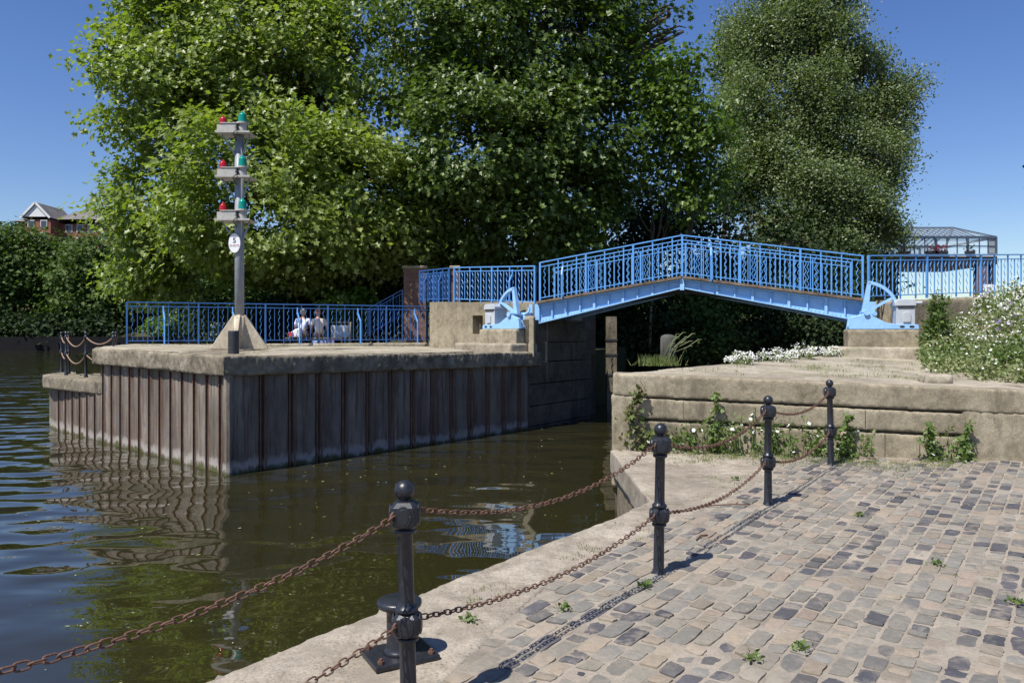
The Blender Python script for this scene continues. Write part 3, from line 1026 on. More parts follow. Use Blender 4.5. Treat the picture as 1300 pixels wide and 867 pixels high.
for side_off in (0, WID):
    mb = MB()
    o_ = bn * side_off
    for s0_, s1_ in ((0, 1), (1, 2)):
        nseg = 5
        for k in range(nseg):
            sa = s0_ + (s1_ - s0_) * k / nseg; sb = s0_ + (s1_ - s0_) * (k + 1) / nseg
            a = line_p(sa) + o_; b_ = line_p(sb) + o_
            # web
            for (d0, d1, ta, tb) in ((.09, .105, .0, .0),):
                va = [a + bn * d0, b_ + bn * d0, b_ + bn * d1, a + bn * d1]
                zz = [line_z(sa, 'bot'), line_z(sb, 'bot'), line_z(sb, 'bot'), line_z(sa, 'bot')]
                zt_ = [line_z(sa, 'top'), line_z(sb, 'top'), line_z(sb, 'top'), line_z(sa, 'top')]
                mb.add([Vector((p.x, p.y, z_)) for p, z_ in zip(va, zz)] + [Vector((p.x, p.y, z_)) for p, z_ in zip(va, zt_)],
                       [(3, 2, 1, 0), (4, 5, 6, 7), (0, 1, 5, 4), (1, 2, 6, 5), (2, 3, 7, 6), (3, 0, 4, 7)])
            mb.bar(Vector((a.x, a.y, line_z(sa, 'top') - .02)) + bn * .06, Vector((b_.x, b_.y, line_z(sb, 'top') - .02)) + bn * .06, .18, .03)
            mb.bar(Vector((a.x, a.y, line_z(sa, 'bot') + .015)) + bn * .08, Vector((b_.x, b_.y, line_z(sb, 'bot') + .015)) + bn * .08, .15, .03)
            mb.bar(Vector((a.x, a.y, line_z(sa, 'bot') + .06)) + bn * .084, Vector((b_.x, b_.y, line_z(sb, 'bot') + .06)) + bn * .084, .012, .075)
            for st_ in ((0, .5) if k else (0.02, .5)):
                sc2 = sa + (sb - sa) * st_
                p = line_p(sc2) + o_
                zb, zt2 = line_z(sc2, 'bot') + .03, line_z(sc2, 'top') - .035
                mb.box(Vector((p.x, p.y, (zb + zt2) / 2)) + bn * .055, (.06 if st_ == 0 else .03, .07, zt2 - zb), bu, bn)
                for rv in range(4):
                    mb.box(Vector((p.x, p.y, zb + (zt2 - zb) * (rv + .5) / 4)) + bn * .086 + bu * .05, (.024, .014, .024), bu, bn)
            nr = 9
            for j in range(nr):
                sc2 = sa + (sb - sa) * (j + .5) / nr
                p = line_p(sc2) + o_
                mb.box(Vector((p.x, p.y, line_z(sc2, 'bot') + .065)) + bn * .074, (.024, .014, .024), bu, bn)
    for sc2, wd in ((1.0, .1),):
        p = line_p(sc2) + o_
        mb.box(Vector((p.x, p.y, (line_z(1, 'bot') + line_z(1, 'top')) / 2 - .02)) + bn * .02, (wd, .1, line_z(1, 'top') - line_z(1, 'bot') + .05), bu, bn)
    mb.build('girder', M['lightblue'], br)
mb = MB()
for a, b_ in ((BL, BA), (BA, BR)):
    a2 = a + bn * (WID / 2 + .05) + Vector((0, 0, .035)); b2 = b_ + bn * (WID / 2 + .05) + Vector((0, 0, .035))
    mb.bar(a2, b2, WID + .3, .06)
mb.build('deck', M['deck'], br)
for i in range(1, 12):
    s_ = i / 6
    p = line_p(s_)
    zc_ = line_z(s_, 'top') - .12
    MB().bar(Vector((p.x, p.y, zc_)) + bn * .115, Vector((p.x, p.y, zc_)) + bn * (WID + .08), .09, .14).build('cross_beam', M['dark'], br)
mb = MB()
for q in (.35, .65):
    for a, b_ in ((0.05, 1), (1, 1.95)):
        pa, pb = line_p(a), line_p(b_)
        mb.bar(Vector((pa.x, pa.y, line_z(a, 'top') - .24)) + bn * WID * q, Vector((pb.x, pb.y, line_z(b_, 'top') - .24)) + bn * WID * q, .08, .1)
mb.build('bracing', M['dark'], br)
RH = .99
for side_off, sgn in ((.02, -1), (WID + .08, 1)):
    o_ = bn * side_off + Vector((0, 0, .06))
    railing_parts(br, [BL + o_ + bu * .05, BA + o_ , BR + o_ - bu * .03], RH, M['blue'], bay=1.3, spacing=.118, side=bn * sgn * .6, stay_every=3)
# hinged ends
for e, sg in ((BL, -1), (BR, 1)):
    mb = MB()
    base = Vector((e.x, e.y, 0)) + bu * sg * .12 + bn * .05
    mb.box(base + Vector((0, 0, e.z - .25)), (.24, .06, .5), bu, bn)
    mb.box(base + bn * WID + Vector((0, 0, e.z - .25)), (.24, .06, .5), bu, bn)
    mb.tube([base + bn * -.1 + bu * sg * .1 + Vector((0, 0, e.z - .28)), base + bn * (WID + .1) + bu * sg * .1 + Vector((0, 0, e.z - .28))], .05, 10)
    if sg < 0:
        q = base + bu * -.1
        mb.tube([q + bn * -.12 + Vector((0, 0, e.z - .1)), q + bn * -.14 + Vector((0, 0, e.z - .2)), q + bn * -.14 - bu * .12 + Vector((0, 0, e.z - .27)), q + bn * -.14 - bu * .42 + Vector((0, 0, e.z - .27)), q + bn * -.14 - bu * .5 + Vector((0, 0, e.z - .2))], .035, 8)
    mb.build('hinge', M['lightblue'], br)
# bridge bearing at the right end
brg = thing('bearing_block', (BR.x + .1, BR.y + .6, .9), 'concrete block carrying the right hand end of the blue bridge above the lock edge', 'block')
MB().prism([tuple((Vector((BR.x, BR.y, 0)) + bu * a + bn * b_).xy) for a, b_ in ((.3, .2), (.9, .2), (.9, 2.1), (.3, 2.1))], -.3, 1.86).build('block', M['wallcon'], brg)


# ------------------------------------------------------------------ lifting gear (quadrant, casting, gearbox)
def lifting_gear(pos, axis, label, scale=1.0, flip=1):
    """axis: away from the bridge; the pivot sits above pos"""
    t = thing('lifting_gear', pos, label, 'machine', 'bridge lifting gears')
    u = Vector(axis).normalized(); wv = Vector((0, 0, 1)); v = Vector((-u.y, u.x, 0))
    if v.y < 0: v = -v                          # away from the camera
    S = scale
    O = Vector(pos)
    def ex(mb, prof, t0, t1):
        mb.extrude([(a * S, b * S) for a, b in prof], O, u, wv, v, t0 * S, t1 * S)
    mb = MB()
    base = [(-.35, 0), (1.04, 0), (1.03, .1), (.56, .11), (.4, .14), (.05, .33), (-.02, .36), (-.12, .31), (-.31, .26)]
    ex(mb, base, 0, .09); ex(mb, base, .41, .5)
    ex(mb, [(-.34, 0.004), (1.03, .004), (1.03, .07), (-.34, .07)], .092, .408)
    ex(mb, [(-.31, .07), (-.05, .07), (-.05, .2), (-.25, .22)], .092, .408)
    bevel(mb.build('bed_casting', M['lightblue'], t), .008)
    for a in (.71, .9):
        n = 16; mb = MB()
        ex(mb, [(a + .052 * math.cos(k / n * 6.283), .055 + .026 * math.sin(k / n * 6.283)) for k in range(n)], -.004, -.001)
        mb.build('drain_hole', M['dark'], t)
    # quadrant
    mb = MB()
    r0, r1 = .635, .685
    a0, a1 = R(16), R(85); n = 18
    arc = [(r1 * math.cos(a0 + (a1 - a0) * i / n), .36 + r1 * math.sin(a0 + (a1 - a0) * i / n)) for i in range(n + 1)]
    for i in range(n):
        x0, z0 = arc[i]; x1, z1 = arc[i + 1]
        k0 = r0 / r1
        ex(mb, [(x0, z0), (x1, z1), (x1 * k0, .36 + (z1 - .36) * k0), (x0 * k0, .36 + (z0 - .36) * k0)], .2, .3)
    def arm(an, w0, w1, rr):
        c, s_ = math.cos(an), math.sin(an)
        return [(-s_ * w0, .36 + c * w0), (s_ * w0, .36 - c * w0), (c * rr + s_ * w1, .36 + s_ * rr - c * w1), (c * rr - s_ * w1, .36 + s_ * rr + c * w1)]
    ex(mb, arm(R(82), .07, .035, .67), .2, .3)
    ex(mb, arm(R(30), .03, .024, .65), .2, .3)
    nt_ = 40
    for i in range(nt_):
        an = a0 + (a1 - a0) * (i + .5) / nt_; c, s_ = math.cos(an), math.sin(an)
        ex(mb, [(c * r1 - s_ * .006, .36 + s_ * r1 + c * .006), (c * r1 + s_ * .006, .36 + s_ * r1 - c * .006), (c * (r1 + .022) + s_ * .004, .36 + s_ * (r1 + .022) - c * .004), (c * (r1 + .022) - s_ * .004, .36 + s_ * (r1 + .022) + c * .004)], .21, .29)
    mb.build('quadrant', M['lightblue'], t)
    mb = MB()
    mb.tube([O + u * 0 + wv * .36 * S + v * -.05 * S, O + wv * .36 * S + v * .55 * S], .06 * S, 12)
    mb.build('axle', M['lightblue'], t)
    mb = MB()
    ex(mb, [(.6, .1), (.97, .1), (.97, .5), (.6, .5)], .03, .47)
    o = mb.build('gearbox', M['grey'], t); bevel(o, .012)
    mb = MB(); ex(mb, [(.565, .5), (.99, .5), (.985, .6), (.94, .645), (.62, .645), (.565, .57)], .0, .5); bevel(mb.build('lid', M['grey'], o), .012)
    mb = MB(); ex(mb, [(.63, .455), (.95, .455), (.95, .495), (.63, .495)], .012, .028); mb.build('painted_lid_shadow', M['dark'], o)  # dark strip standing in for the shadow below the gearbox lid
    mb = MB(); ex(mb, [(.73, .15), (.88, .15), (.88, .33), (.85, .37), (.76, .37), (.73, .33)], .0, .03); bevel(mb.build('hatch', M['grey'], o), .008)
    mb = MB(); mb.tube([O + (u * .97 + wv * .57 + v * .2) * S, O + (u * 1.14 + wv * .57 + v * .2) * S], .035 * S, 10); mb.build('shaft', M['grey'], o)
    return t


gr_pos = P(1100, 418, 17.1)
lifting_gear(gr_pos, bu, 'blue quadrant lifting gear with grey gearbox at the right end of the bridge')
gl = face_pt(647, .64)
lifting_gear((gl.x, gl.y, pl_z + .363), ud, 'blue quadrant lifting gear with grey gearbox at the left end of the bridge', 1.0)

# ------------------------------------------------------------------ right hand lock side, platform, retaining wall
def zpr(x, y):
    d = y - wall_y(x)
    return 1.07 - (x - 1.37) * .034 + .03 * d

RL1 = Vector((1.37, 10.42, 0)); RL2 = Vector((8.1, 18.7, 0)); RLU = (RL2 - RL1).normalized()
rp = [(RL1.x, RL1.y + .05), (6.2, 9.72), (16, 7.9), (17, 20), (RL2.x + 6, RL2.y + 5), (RL2.x + 4, RL2.y + 5.2), (RL2.x, RL2.y)]
struct(MB().prism(rp, -2.55, lambda x, y: zpr(x, y) - .06).build('lock_side', M['masonry']))
rp2 = [(RL1.x - .03, RL1.y + .03), (6.2, 9.68), (16, 7.86), (17, 16), (9.5, 20), (RL2.x - .02, RL2.y + .3)]
o = MB().prism(rp2, lambda x, y: zpr(x, y) - .3, zpr).build('platform', M['platform']); rough(o, .045, .03, .7, .014, .08); struct(o)

rw = thing('retaining_wall', (1.4, 10.3, 0), 'low sunlit concrete wall with two dark grooves and block joints behind the cobbles', 'wall')
wu = Vector((6.2 - 1.45, wall_y(6.2) - wall_y(1.45), 0)).normalized(); wn = Vector((wu.y, -wu.x, 0))
WA = Vector((1.33, wall_y(1.33), 0))
def wtop(s): return zpr(WA.x + wu.x * s, WA.y + wu.y * s) + .012
def wblock(mb, s0, s1, t0, t1, out, back=.3):
    """a length of wall from t0 to t1 below the top line"""
    vs = []
    for (s, o__) in ((s0, out), (s1, out), (s1, -back), (s0, -back)):
        p = WA + wu * s + wn * o__
        vs.append((p.x, p.y, wtop(s) - t1))
    for (s, o__) in ((s0, out), (s1, out), (s1, -back), (s0, -back)):
        p = WA + wu * s + wn * o__
        vs.append((p.x, p.y, wtop(s) - t0))
    mb.add(vs, [(3, 2, 1, 0), (4, 5, 6, 7), (0, 1, 5, 4), (1, 2, 6, 5), (2, 3, 7, 6), (3, 0, 4, 7)])
mb = MB(); wblock(mb, 0, 16, -.0, .29, .012, .45); rough(mb.build('coping', M['wallcon'], rw), .024, .012, .5, .007, .06)
mb = MB(); wblock(mb, .02, 16, .25, 1.5, -.05, .5); mb.build('core', M['masonry'], rw)
mb = MB(); wblock(mb, -.02, .33, .28, 1.5, .0); rough(mb.build('end_block', M['wallcon'], rw), .03, .04, .4, .015, .08)
mb = MB(); wblock(mb, .315, 4.3, .315, .575, .006); rough(mb.build('course', M['wallcon'], rw), .024, .01, .4, .006, .06)
mb = MB(); wblock(mb, .315, 4.4, .605, 1.25, .0); rough(mb.build('course', M['wallcon'], rw), .024, .01, .4, .006, .06)
mb = MB(); wblock(mb, 4.24, 16, .27, 1.25, .006); rough(mb.build('face', M['wallcon'], rw), .03, .012, .5, .007, .06)
s_ = .9
for ln in (.62, .5, .72, .38, .45):
    mb = MB(); wblock(mb, s_, s_ + .01, .33, .57, .0105, .1); mb.build('joint', M['timber'], rw); s_ += ln
for s_ in (1.3, 2.6, 3.35, 3.75):
    mb = MB(); wblock(mb, s_, s_ + .01, .62, 1.2, .005, .1); mb.build('joint', M['timber'], rw)

# short sheet piles under the jutting concrete lip
sp2 = thing('sheet_pile_edge', (1.38, 8.7, WZ), 'short row of rusty sheet piles under the jutting concrete lip beside the cobbled quay', 'piling')
piling_profile(Vector((1.4, 10.3, 0)), Vector((1.38, 6.9, 0)), -2.5, -.12, pan=.28, start=.02).build('sheet_piling', M['piling'], sp2)
piling_profile(Vector((1.33, 7.45, 0)), E1 + Vector((.1, 0, 0)), -2.5, -.2).build('sheet_piling', M['piling'], sp2)

# plinth and step of the right gear
pr = thing('gear_plinth', (gr_pos.x + .35, gr_pos.y, .9), 'rough concrete plinth on a step under the right lifting gear', 'plinth')
gv = bn
def gp_(a, b_): 
    p = gr_pos + bu * a + gv * b_; return (p.x, p.y)
o = MB().prism([gp_(-.37, -.02), gp_(1.05, -.02), gp_(1.05, .75), gp_(-.37, .75)], .9, gr_pos.z - .003).build('plinth', M['wallcon'], pr); rough(o, .035, .03, .2, .012, .08)
o = MB().prism([gp_(-.68, -.18), gp_(1.4, -.18), gp_(1.4, 1.0), gp_(-.68, 1.0)], .85, gr_pos.z - .385).build('step', M['platform'], pr); rough(o, .04, .02, .3, .01, .1)

# right abutment wall and its railing
ra0 = Vector((8.75, 18.2, 0)); ra1 = Vector((13.4, 20.2, 0)); ra2 = Vector((21, 22.5, 0))
ra = thing('abutment_wall', (8.75, 18.2, 1), 'weathered stone wall under the right hand railing partly hidden by white flowers', 'wall')
zr0, zr1 = P(1110, 379, 18.2).z, P(1240, 373, 20.2).z
mb = MB()
for a, b_, z0, z1 in ((ra0, ra1, zr0 - .04, zr1 - .04), (ra1, ra2, zr1 - .04, zr1)):
    n2 = Vector((-(b_ - a).y, (b_ - a).x, 0)).normalized() * .5
    mb.add([(a.x, a.y, .5), (b_.x, b_.y, .5), (b_.x + n2.x, b_.y + n2.y, .5), (a.x + n2.x, a.y + n2.y, .5), (a.x, a.y, z0), (b_.x, b_.y, z1), (b_.x + n2.x, b_.y + n2.y, z1), (a.x + n2.x, a.y + n2.y, z0)],
           [(3, 2, 1, 0), (4, 5, 6, 7), (0, 1, 5, 4), (1, 2, 6, 5), (2, 3, 7, 6), (3, 0, 4, 7)])
rough(mb.build('face', M['wallcon'], ra), .06, .06, .4, .03, .12)
lp2 = [(9.0, 19.3), (9.4, 18.85), (13.4, 20.65), (30, 24.5), (60, 30), (60, 60), (26, 60), (19, 30), (13.2, 24)]
struct(MB().prism(lp2, -2.5, lambda x, y: 2.36).build('path', M['soil']))
o = thing('railing', (8.4, 18.3, zr0), 'pale blue railing with wavy bars running right from the bridge above the flowers', 'railing', 'blue railings')
e0 = Vector((BR.x + .15, BR.y + .1, BR.z + .04)) 
railing_parts(o, [e0, Vector((ra1.x, ra1.y + .15, zr1)), Vector((ra2.x, ra2.y + .2, zr1 + .05))], 1.02, M['blue'], bay=1.7, side=None)
sg = P(1256, 368, 20.4)
s_ = thing('notice', (sg.x, sg.y - .0, sg.z), 'small blank white notice fixed low on the right hand railing', 'notice')
bevel(MB().box((sg.x, sg.y - .02, sg.z), (.34, .015, .27)).build('panel', M['sign'], s_), .004)

# railing of the left abutment
q0 = P(679, 386.5, 20.15); q1 = P(577, 383.5, 22.9); q2 = P(533, 384, 25.2)
o = thing('railing', q1, 'blue railing with wavy bars on top of the left abutment wall ending at the bridge', 'railing', 'blue railings')
railing_parts(o, [q0 + Vector((0, 0, -.02)), q1], 1.0, M['blue'], bay=1.6, side=nbk * 0 + nb_ * .5, stay_every=2)
o = thing('railing', q2, 'short blue railing between the two brick piers behind the left abutment', 'railing', 'blue railings')
railing_parts(o, [q1 + ud * .25, q2], 1.0, M['shadedblue'], bay=1.3, side=nb_ * .4)
MB().lathe([(.05, -.4), (.05, .62), (.1, .66), (.1, .74), (.04, .78)], tuple(P(551, 384, 25.5)), 12).build('post_cap', M['shadedblue'], o)
pz = P(578, 384, 23.4)
bp = thing('brick_pier', (pz.x, pz.y, pz.z), 'slim brick pier with a stone cap standing in the abutment railing', 'pier')
MB().box((pz.x, pz.y, pz.z + .3), (.2, .3, 1.4)).build('shaft', M['brick'], bp)
bevel(MB().box((pz.x, pz.y, pz.z + 1.03), (.32, .38, .09)).build('cap', M['wallcon'], bp), .02)
pz = P(523, 390, 26.6)
bp = thing('brick_pier', (pz.x, pz.y, 1.1), 'broad dark brick pier in tree shade at the left end of the abutment', 'pier')
MB().box((pz.x + .1, pz.y + .3, 2.35), (.75, .7, 2.9)).build('shaft', M['brick'], bp)
bevel(MB().box((pz.x + .1, pz.y + .3, 3.85), (.85, .8, .1)).build('cap', M['wallcon'], bp), .02)
# stair railing rising behind the platform railing
sr0 = P(486, 392, 27); sr1 = P(511, 368, 27)
o = thing('stair_railing', (sr0.x, sr0.y, sr0.z), 'dark blue sloping stair railing in deep shade left of the brick pier', 'railing')
railing_parts(o, [sr0 - Vector((.5, 0, .55 + .4)), sr1 - Vector((0, 0, .95))], .95, M['shadedblue'], bay=1.2, side=None)


# ------------------------------------------------------------------ signal mast
def text_mesh(name, body, size, loc, mat, parent, ext=.002):
    c = bpy.data.curves.new(name, 'FONT'); c.body = body; c.size = size; c.extrude = ext
    c.align_x = 'CENTER'; c.align_y = 'CENTER'
    tmp = bpy.data.objects.new('tmp_' + name, c); COL.objects.link(tmp)
    bpy.context.view_layer.update()
    dg = bpy.context.evaluated_depsgraph_get()
    me = bpy.data.meshes.new_from_object(tmp.evaluated_get(dg))
    bpy.data.objects.remove(tmp)
    me.name = name; me.materials.clear(); me.materials.append(mat)
    o = bpy.data.objects.new(name, me); COL.objects.link(o)
    o.parent = parent
    o.rotation_euler = (R(90), 0, 0)
    o.location = Vector(loc) - world_loc(parent)
    return o


mp = P(304, 443, 17.0)
mz = zpl(mp.x, mp.y) + .03
mast = thing('signal_mast', (mp.x, mp.y, mz), 'tall grey signal mast with red and green lamps on three shelves and an oval sign', 'signal mast')
mb = MB(); mb.tube([(mp.x, mp.y, mz), (mp.x, mp.y, P(0, 148, 17).z - .3)], .098, 20); mb.build('pole', M['pole'], mast, True)
mb = MB(); mb.tube([(mp.x, mp.y, mz + .02), (mp.x, mp.y, mz + .72)], .115, 16); mb.build('collar', M['cream'], mast, True)
for an in (8, 98, 188, 278):
    a = R(an); u = Vector((math.cos(a), math.sin(a), 0)); v = Vector((-u.y, u.x, 0))
    mb = MB(); mb.extrude([(.05, 0), (.6, 0), (.58, .05), (.13, .74), (.05, .74)], (mp.x, mp.y, mz), u, (0, 0, 1), v, -.045, .045)
    bevel(mb.build('fin', M['cream'], mast), .012)
for i, (pyl) in enumerate((171.5, 227, 281)):
    z = P(0, pyl, 17).z
    cx, cy = mp.x - .06, mp.y
    sh = MB(); sh.box((cx, cy - .02, z), (.74, .5, .014)); sh.box((cx, cy - .273, z + .003), (.74, .012, .04)); sh.box((cx, cy + .233, z + .003), (.74, .012, .04))
    shelf = sh.build('shelf', M['dullwhite'], mast)
    for sx in (-1, 1):
        MB().bar((mp.x + sx * .09, cy - .05, z - .42), (cx + sx * .3, cy - .05, z - .01), .03, .03).build('brace', M['pole'], mast)
    MB().box((cx - .09, cy - .12, z + .1), (.3, .26, .17)).box((cx - .09, cy - .12, z + .193), (.33, .29, .018)).build('junction_box', M['dullwhite'], mast)
    MB().box((cx - .3, cy - .02, z + .11), (.16, .22, .15)).build('lamp_box', M['dullwhite'], mast)
    ps = []
    for k, f in enumerate((1, .93, .97, .88, .92, .8, .8, .55, .3, .12)):
        ps.append((.09 * f, .19 + k * .024))
    lr = MB().lathe(ps, (cx - .28, cy - .03, z), 18).build('red_lamp', M['redlens'], mast, True)
    MB().lathe([(.09, .0), (.09, .2), (.13, .2), (.13, .235)], (cx + .16, cy - .1, z), 18).build('lamp_base', M['dullwhite'], mast)
    ps = []
    for k, f in enumerate((1, 1, .94, .97, .9, .93, .86, .9, .6, .3, .12)):
        ps.append((.092 * f, .23 + k * .025))
    MB().lathe(ps, (cx + .16, cy - .1, z), 18).build('green_lamp', M['greenlens'], mast, True)
    mb = MB(); mb.tube([(cx + .05, cy - .26, z + .1), (cx + .1, cy - .3, z + .03), (cx + .02, cy - .3, z - .03), (mp.x - .02, cy - .11, z - .15)], .011, 5); mb.build('cable', M['dark'], mast)
sz = P(0, 309.5, 17).z; sx = mp.x - .065
n = 40
mb = MB()
vs = [(sx + .133 * math.cos(k / n * 6.283), mp.y - .115 - dy, sz + .215 * math.sin(k / n * 6.283)) for dy in (0, .012) for k in range(n)]
mb.add(vs, [tuple(range(n)), tuple(range(n, 2 * n))[::-1]] + [(k, (k + 1) % n, n + (k + 1) % n, n + k) for k in range(n)])
sign = mb.build('sign', M['sign'], mast)
mb = MB()
ring = [(1.0, 0), (1.0, 1)]
vs = [(sx + .134 * f * math.cos(k / n * 6.283), mp.y - .1295, sz + .216 * f2 * math.sin(k / n * 6.283)) for f, f2 in ((1, 1), (.94, .965)) for k in range(n)]
mb.add(vs, [(k, (k + 1) % n, n + (k + 1) % n, n + k) for k in range(n)])
mb.build('border', M['black'], sign)
text_mesh('lettering', '5', .155, (sx, mp.y - .131, sz + .055), M['black'], sign)
text_mesh('lettering', 'KNOTS', .062, (sx, mp.y - .131, sz - .055), M['redink'], sign)

bd = P(296.5, 449, 14.25)
bz = zpl(bd.x, bd.y) + .02
t = thing('mooring_bollard', (bd.x, bd.y, bz), 'squat dark ribbed mooring bollard at the platform edge in front of the signal mast', 'bollard')
prof = [(.098, -.02)]
for k in range(9):
    prof += [(.098, .01 + k * .042), (.093, .035 + k * .042)]
prof += [(.097, .392), (.09, .405)]
MB().lathe(prof, (bd.x, bd.y, bz), 20).build('drum', M['rubber'], t, True)

# ------------------------------------------------------------------ cast iron posts
def cast_post(name, label, group):
    t = thing(name, (0, 0, 0), label, 'post', group)
    pr_ = [(.05, -.12), (.05, .0), (.042, .012), (.0365, .03), (.034, .3), (.034, .312), (.046, .316), (.049, .325), (.046, .334)]
    MB().lathe(pr_, (0, 0, 0), 20).build('lower_shaft', M['iron'], t, True)
    def cube(z0, z1, w):
        mb = MB()
        h = w / 2; c = w * .15
        lev = [(h * .72, z0), (h, z0 + .016), (h, z1 - .02), (h * .62, z1)]
        o8 = lambda q: [(q, -q + c * q / h), (q, q - c * q / h), (q - c * q / h, q), (-q + c * q / h, q), (-q, q - c * q / h), (-q, -q + c * q / h), (-q + c * q / h, -q), (q - c * q / h, -q)]
        vs = []
        for q, z in lev:
            vs += [(x, y, z) for x, y in o8(q)]
        fs = [tuple(range(8))[::-1], tuple(range(24, 32))]
        for l in range(3):
            fs += [(l * 8 + k, l * 8 + (k + 1) % 8, l * 8 + 8 + (k + 1) % 8, l * 8 + 8 + k) for k in range(8)]
        mb.add(vs, fs)
        zc = (z0 + z1) / 2
        for k in range(4):
            an = k * math.pi / 2; d = Vector((math.cos(an), math.sin(an), 0)); e = Vector((-d.y, d.x, 0))
            n_ = 14
            for r_, w_, t0, t1 in ((.036, .046, 0, .006), (.026, .036, .006, .0085)):
                pts_ = [Vector((0, 0, zc)) + e * (r_ * math.cos(i / n_ * 6.283)) + Vector((0, 0, w_ * math.sin(i / n_ * 6.283))) for i in range(n_)]
                mb.add([p + d * (h + t0 - .002) for p in pts_] + [p * 1 + d * (h + t1) for p in pts_], [tuple(range(n_, 2 * n_))] + [(i, (i + 1) % n_, n_ + (i + 1) % n_, n_ + i) for i in range(n_)])
        return mb
    bevel(cube(.335, .44, .112).build('lower_block', M['iron'], t), .004)
    MB().lathe([(.04, .436), (.049, .442), (.05, .452), (.046, .46), (.037, .466), (.0335, .49), (.032, .765), (.036, .772), (.046, .776), (.049, .786), (.046, .796)], (0, 0, 0), 20).build('upper_shaft', M['iron'], t, True)
    bevel(cube(.797, .913, .116).build('head_block', M['iron'], t), .004)
    pr_ = [(.03, .905), (.022, .915)] + [(.0435 * math.sin(a), .957 - .0435 * math.cos(a)) for a in [R(28 + k * 15.2) for k in range(11)]]
    MB().lathe(pr_[:-1] + [(.003, 1.0005)], (0, 0, 0), 24).build('ball', M['iron'], t, True)
    for z in (.855, .388):
        for sg in (-1, 1):
            mb = MB(); c = U * sg * .066
            mb.tube([Vector((c.x, c.y, z)) + U * (.02 * math.cos(k / 10 * 6.283)) + Vector((0, 0, .02 * math.sin(k / 10 * 6.283))) for k in range(11)], .0055, 6, False)
            mb.build('ring', M['rust'], t)
    return t


PP = []
plabels = ['black ball topped chain post standing nearest, in front of the flat topped mooring bollard',
           'black ball topped chain post at the kerb where the concrete lip begins, second nearest',
           'black ball topped chain post in the middle of the cobbles, second from the wall',
           'black ball topped chain post nearest the wall, among white flowered weeds',
           'black ball topped chain post outside the left edge of the view']
for (px, yb, d) in ((519, 907, 3.37), (836, 728, 5.263), (975, 640, 7.246), (1055, 590, 9.26)):
    p = P(px, yb, d); p.z = zq(p.x, p.y); PP.append(p)
p0_ = PP[0] - (PP[1] - PP[0]); p0_.z = zq(p0_.x, p0_.y)
proto = cast_post('chain_post', plabels[0], 'posts of the quay chain fence')
order = PP + [p0_]
for i, p in enumerate(order):
    o = proto if i == 0 else copy_tree(proto)
    o.location = p; o['label'] = plabels[i]
    o.rotation_euler = (random.gauss(0, .012), random.gauss(0, .012) - (.02 if i == 0 else 0), 0)


def chain(name, a, b, sag, label, group, mat, pitch=.038, wire=.0036, wd=.0118):
    a = Vector(a); b = Vector(b)
    def pt(t):
        p = a.lerp(b, t); p.z -= sag * 4 * t * (1 - t); return p
    L_ = sum((pt((i + 1) / 60) - pt(i / 60)).length for i in range(60))
    n = max(4, int(L_ / pitch))
    mb = MB()
    ts = [i / 400 for i in range(401)]; acc = [0]
    for i in range(400):
        acc.append(acc[-1] + (pt(ts[i + 1]) - pt(ts[i])).length)
    def at_len(s):
        import bisect
        k = min(399, max(0, bisect.bisect(acc, s) - 1)); f = (s - acc[k]) / max(1e-9, acc[k + 1] - acc[k])
        return pt(ts[k] + f / 400)
    up0 = Vector((0, 0, 1))
    for i in range(n):
        c = at_len((i + .5) * L_ / n); t_ = (at_len((i + .9) * L_ / n) - at_len((i + .1) * L_ / n)).normalized()
        sx_ = t_.cross(up0).normalized(); sz_ = sx_.cross(t_)
        an = (R(45) if i % 2 else R(-45)) + random.gauss(0, .18)
        x = sx_ * math.cos(an) + sz_ * math.sin(an)
        hl = pitch * .5 + wire * 1.1
        path = []
        for k in range(6):
            q = -math.pi / 2 + math.pi * k / 5
            path.append(c + t_ * (hl - wd + wd * math.cos(q)) + x * wd * math.sin(q))
        for k in range(6):
            q = math.pi / 2 + math.pi * k / 5
            path.append(c + t_ * (-hl + wd + wd * math.cos(q)) + x * wd * math.sin(q))
        nz_ = t_.cross(x)
        o0 = len(mb.v); m_ = 6
        for k, p in enumerate(path):
            tt = (path[(k + 1) % 12] - path[k - 1]).normalized(); nn = tt.cross(nz_)
            for j in range(m_):
                q = 2 * math.pi * j / m_
                mb.v.append(tuple(p + (nn * math.cos(q) + nz_ * math.sin(q)) * wire))
        for k in range(12):
            k2 = (k + 1) % 12
            for j in range(m_):
                j2 = (j + 1) % m_
                mb.f.append((o0 + k * m_ + j, o0 + k * m_ + j2, o0 + k2 * m_ + j2, o0 + k2 * m_ + j))
    me_o = thing_mesh(mb, name, mat, label, 'chain', group)
    return me_o


def thing_mesh(mb, name, mat, label, cat, group=None, smooth=True):
    c = Vector(mb.v[0])
    mb.v = [(x - c.x, y - c.y, z - c.z) for x, y, z in mb.v]
    o = mb.build(name, mat, None, smooth)
    o.location = c
    return tag(o, label, cat, group)


seq = [p0_] + PP
names = ['between the left edge of the view and the nearest post', 'between the nearest post and the second', 'between the second and the third post', 'between the third post and the one at the wall']
for i in range(4):
    a, b_ = seq[i], seq[i + 1]
    for z, wd_, sg_ in ((.855, 'upper', (.14, .15, .14, .12)[i]), (.388, 'lower', (.1, .1, .11, .12)[i])):
        chain('chain', a + U * .082 + Vector((0, 0, z)), b_ - U * .082 + Vector((0, 0, z)), sg_,
              'rusty %s chain hanging %s' % (wd_, names[i]), 'chains between the quay posts', M['rust'])

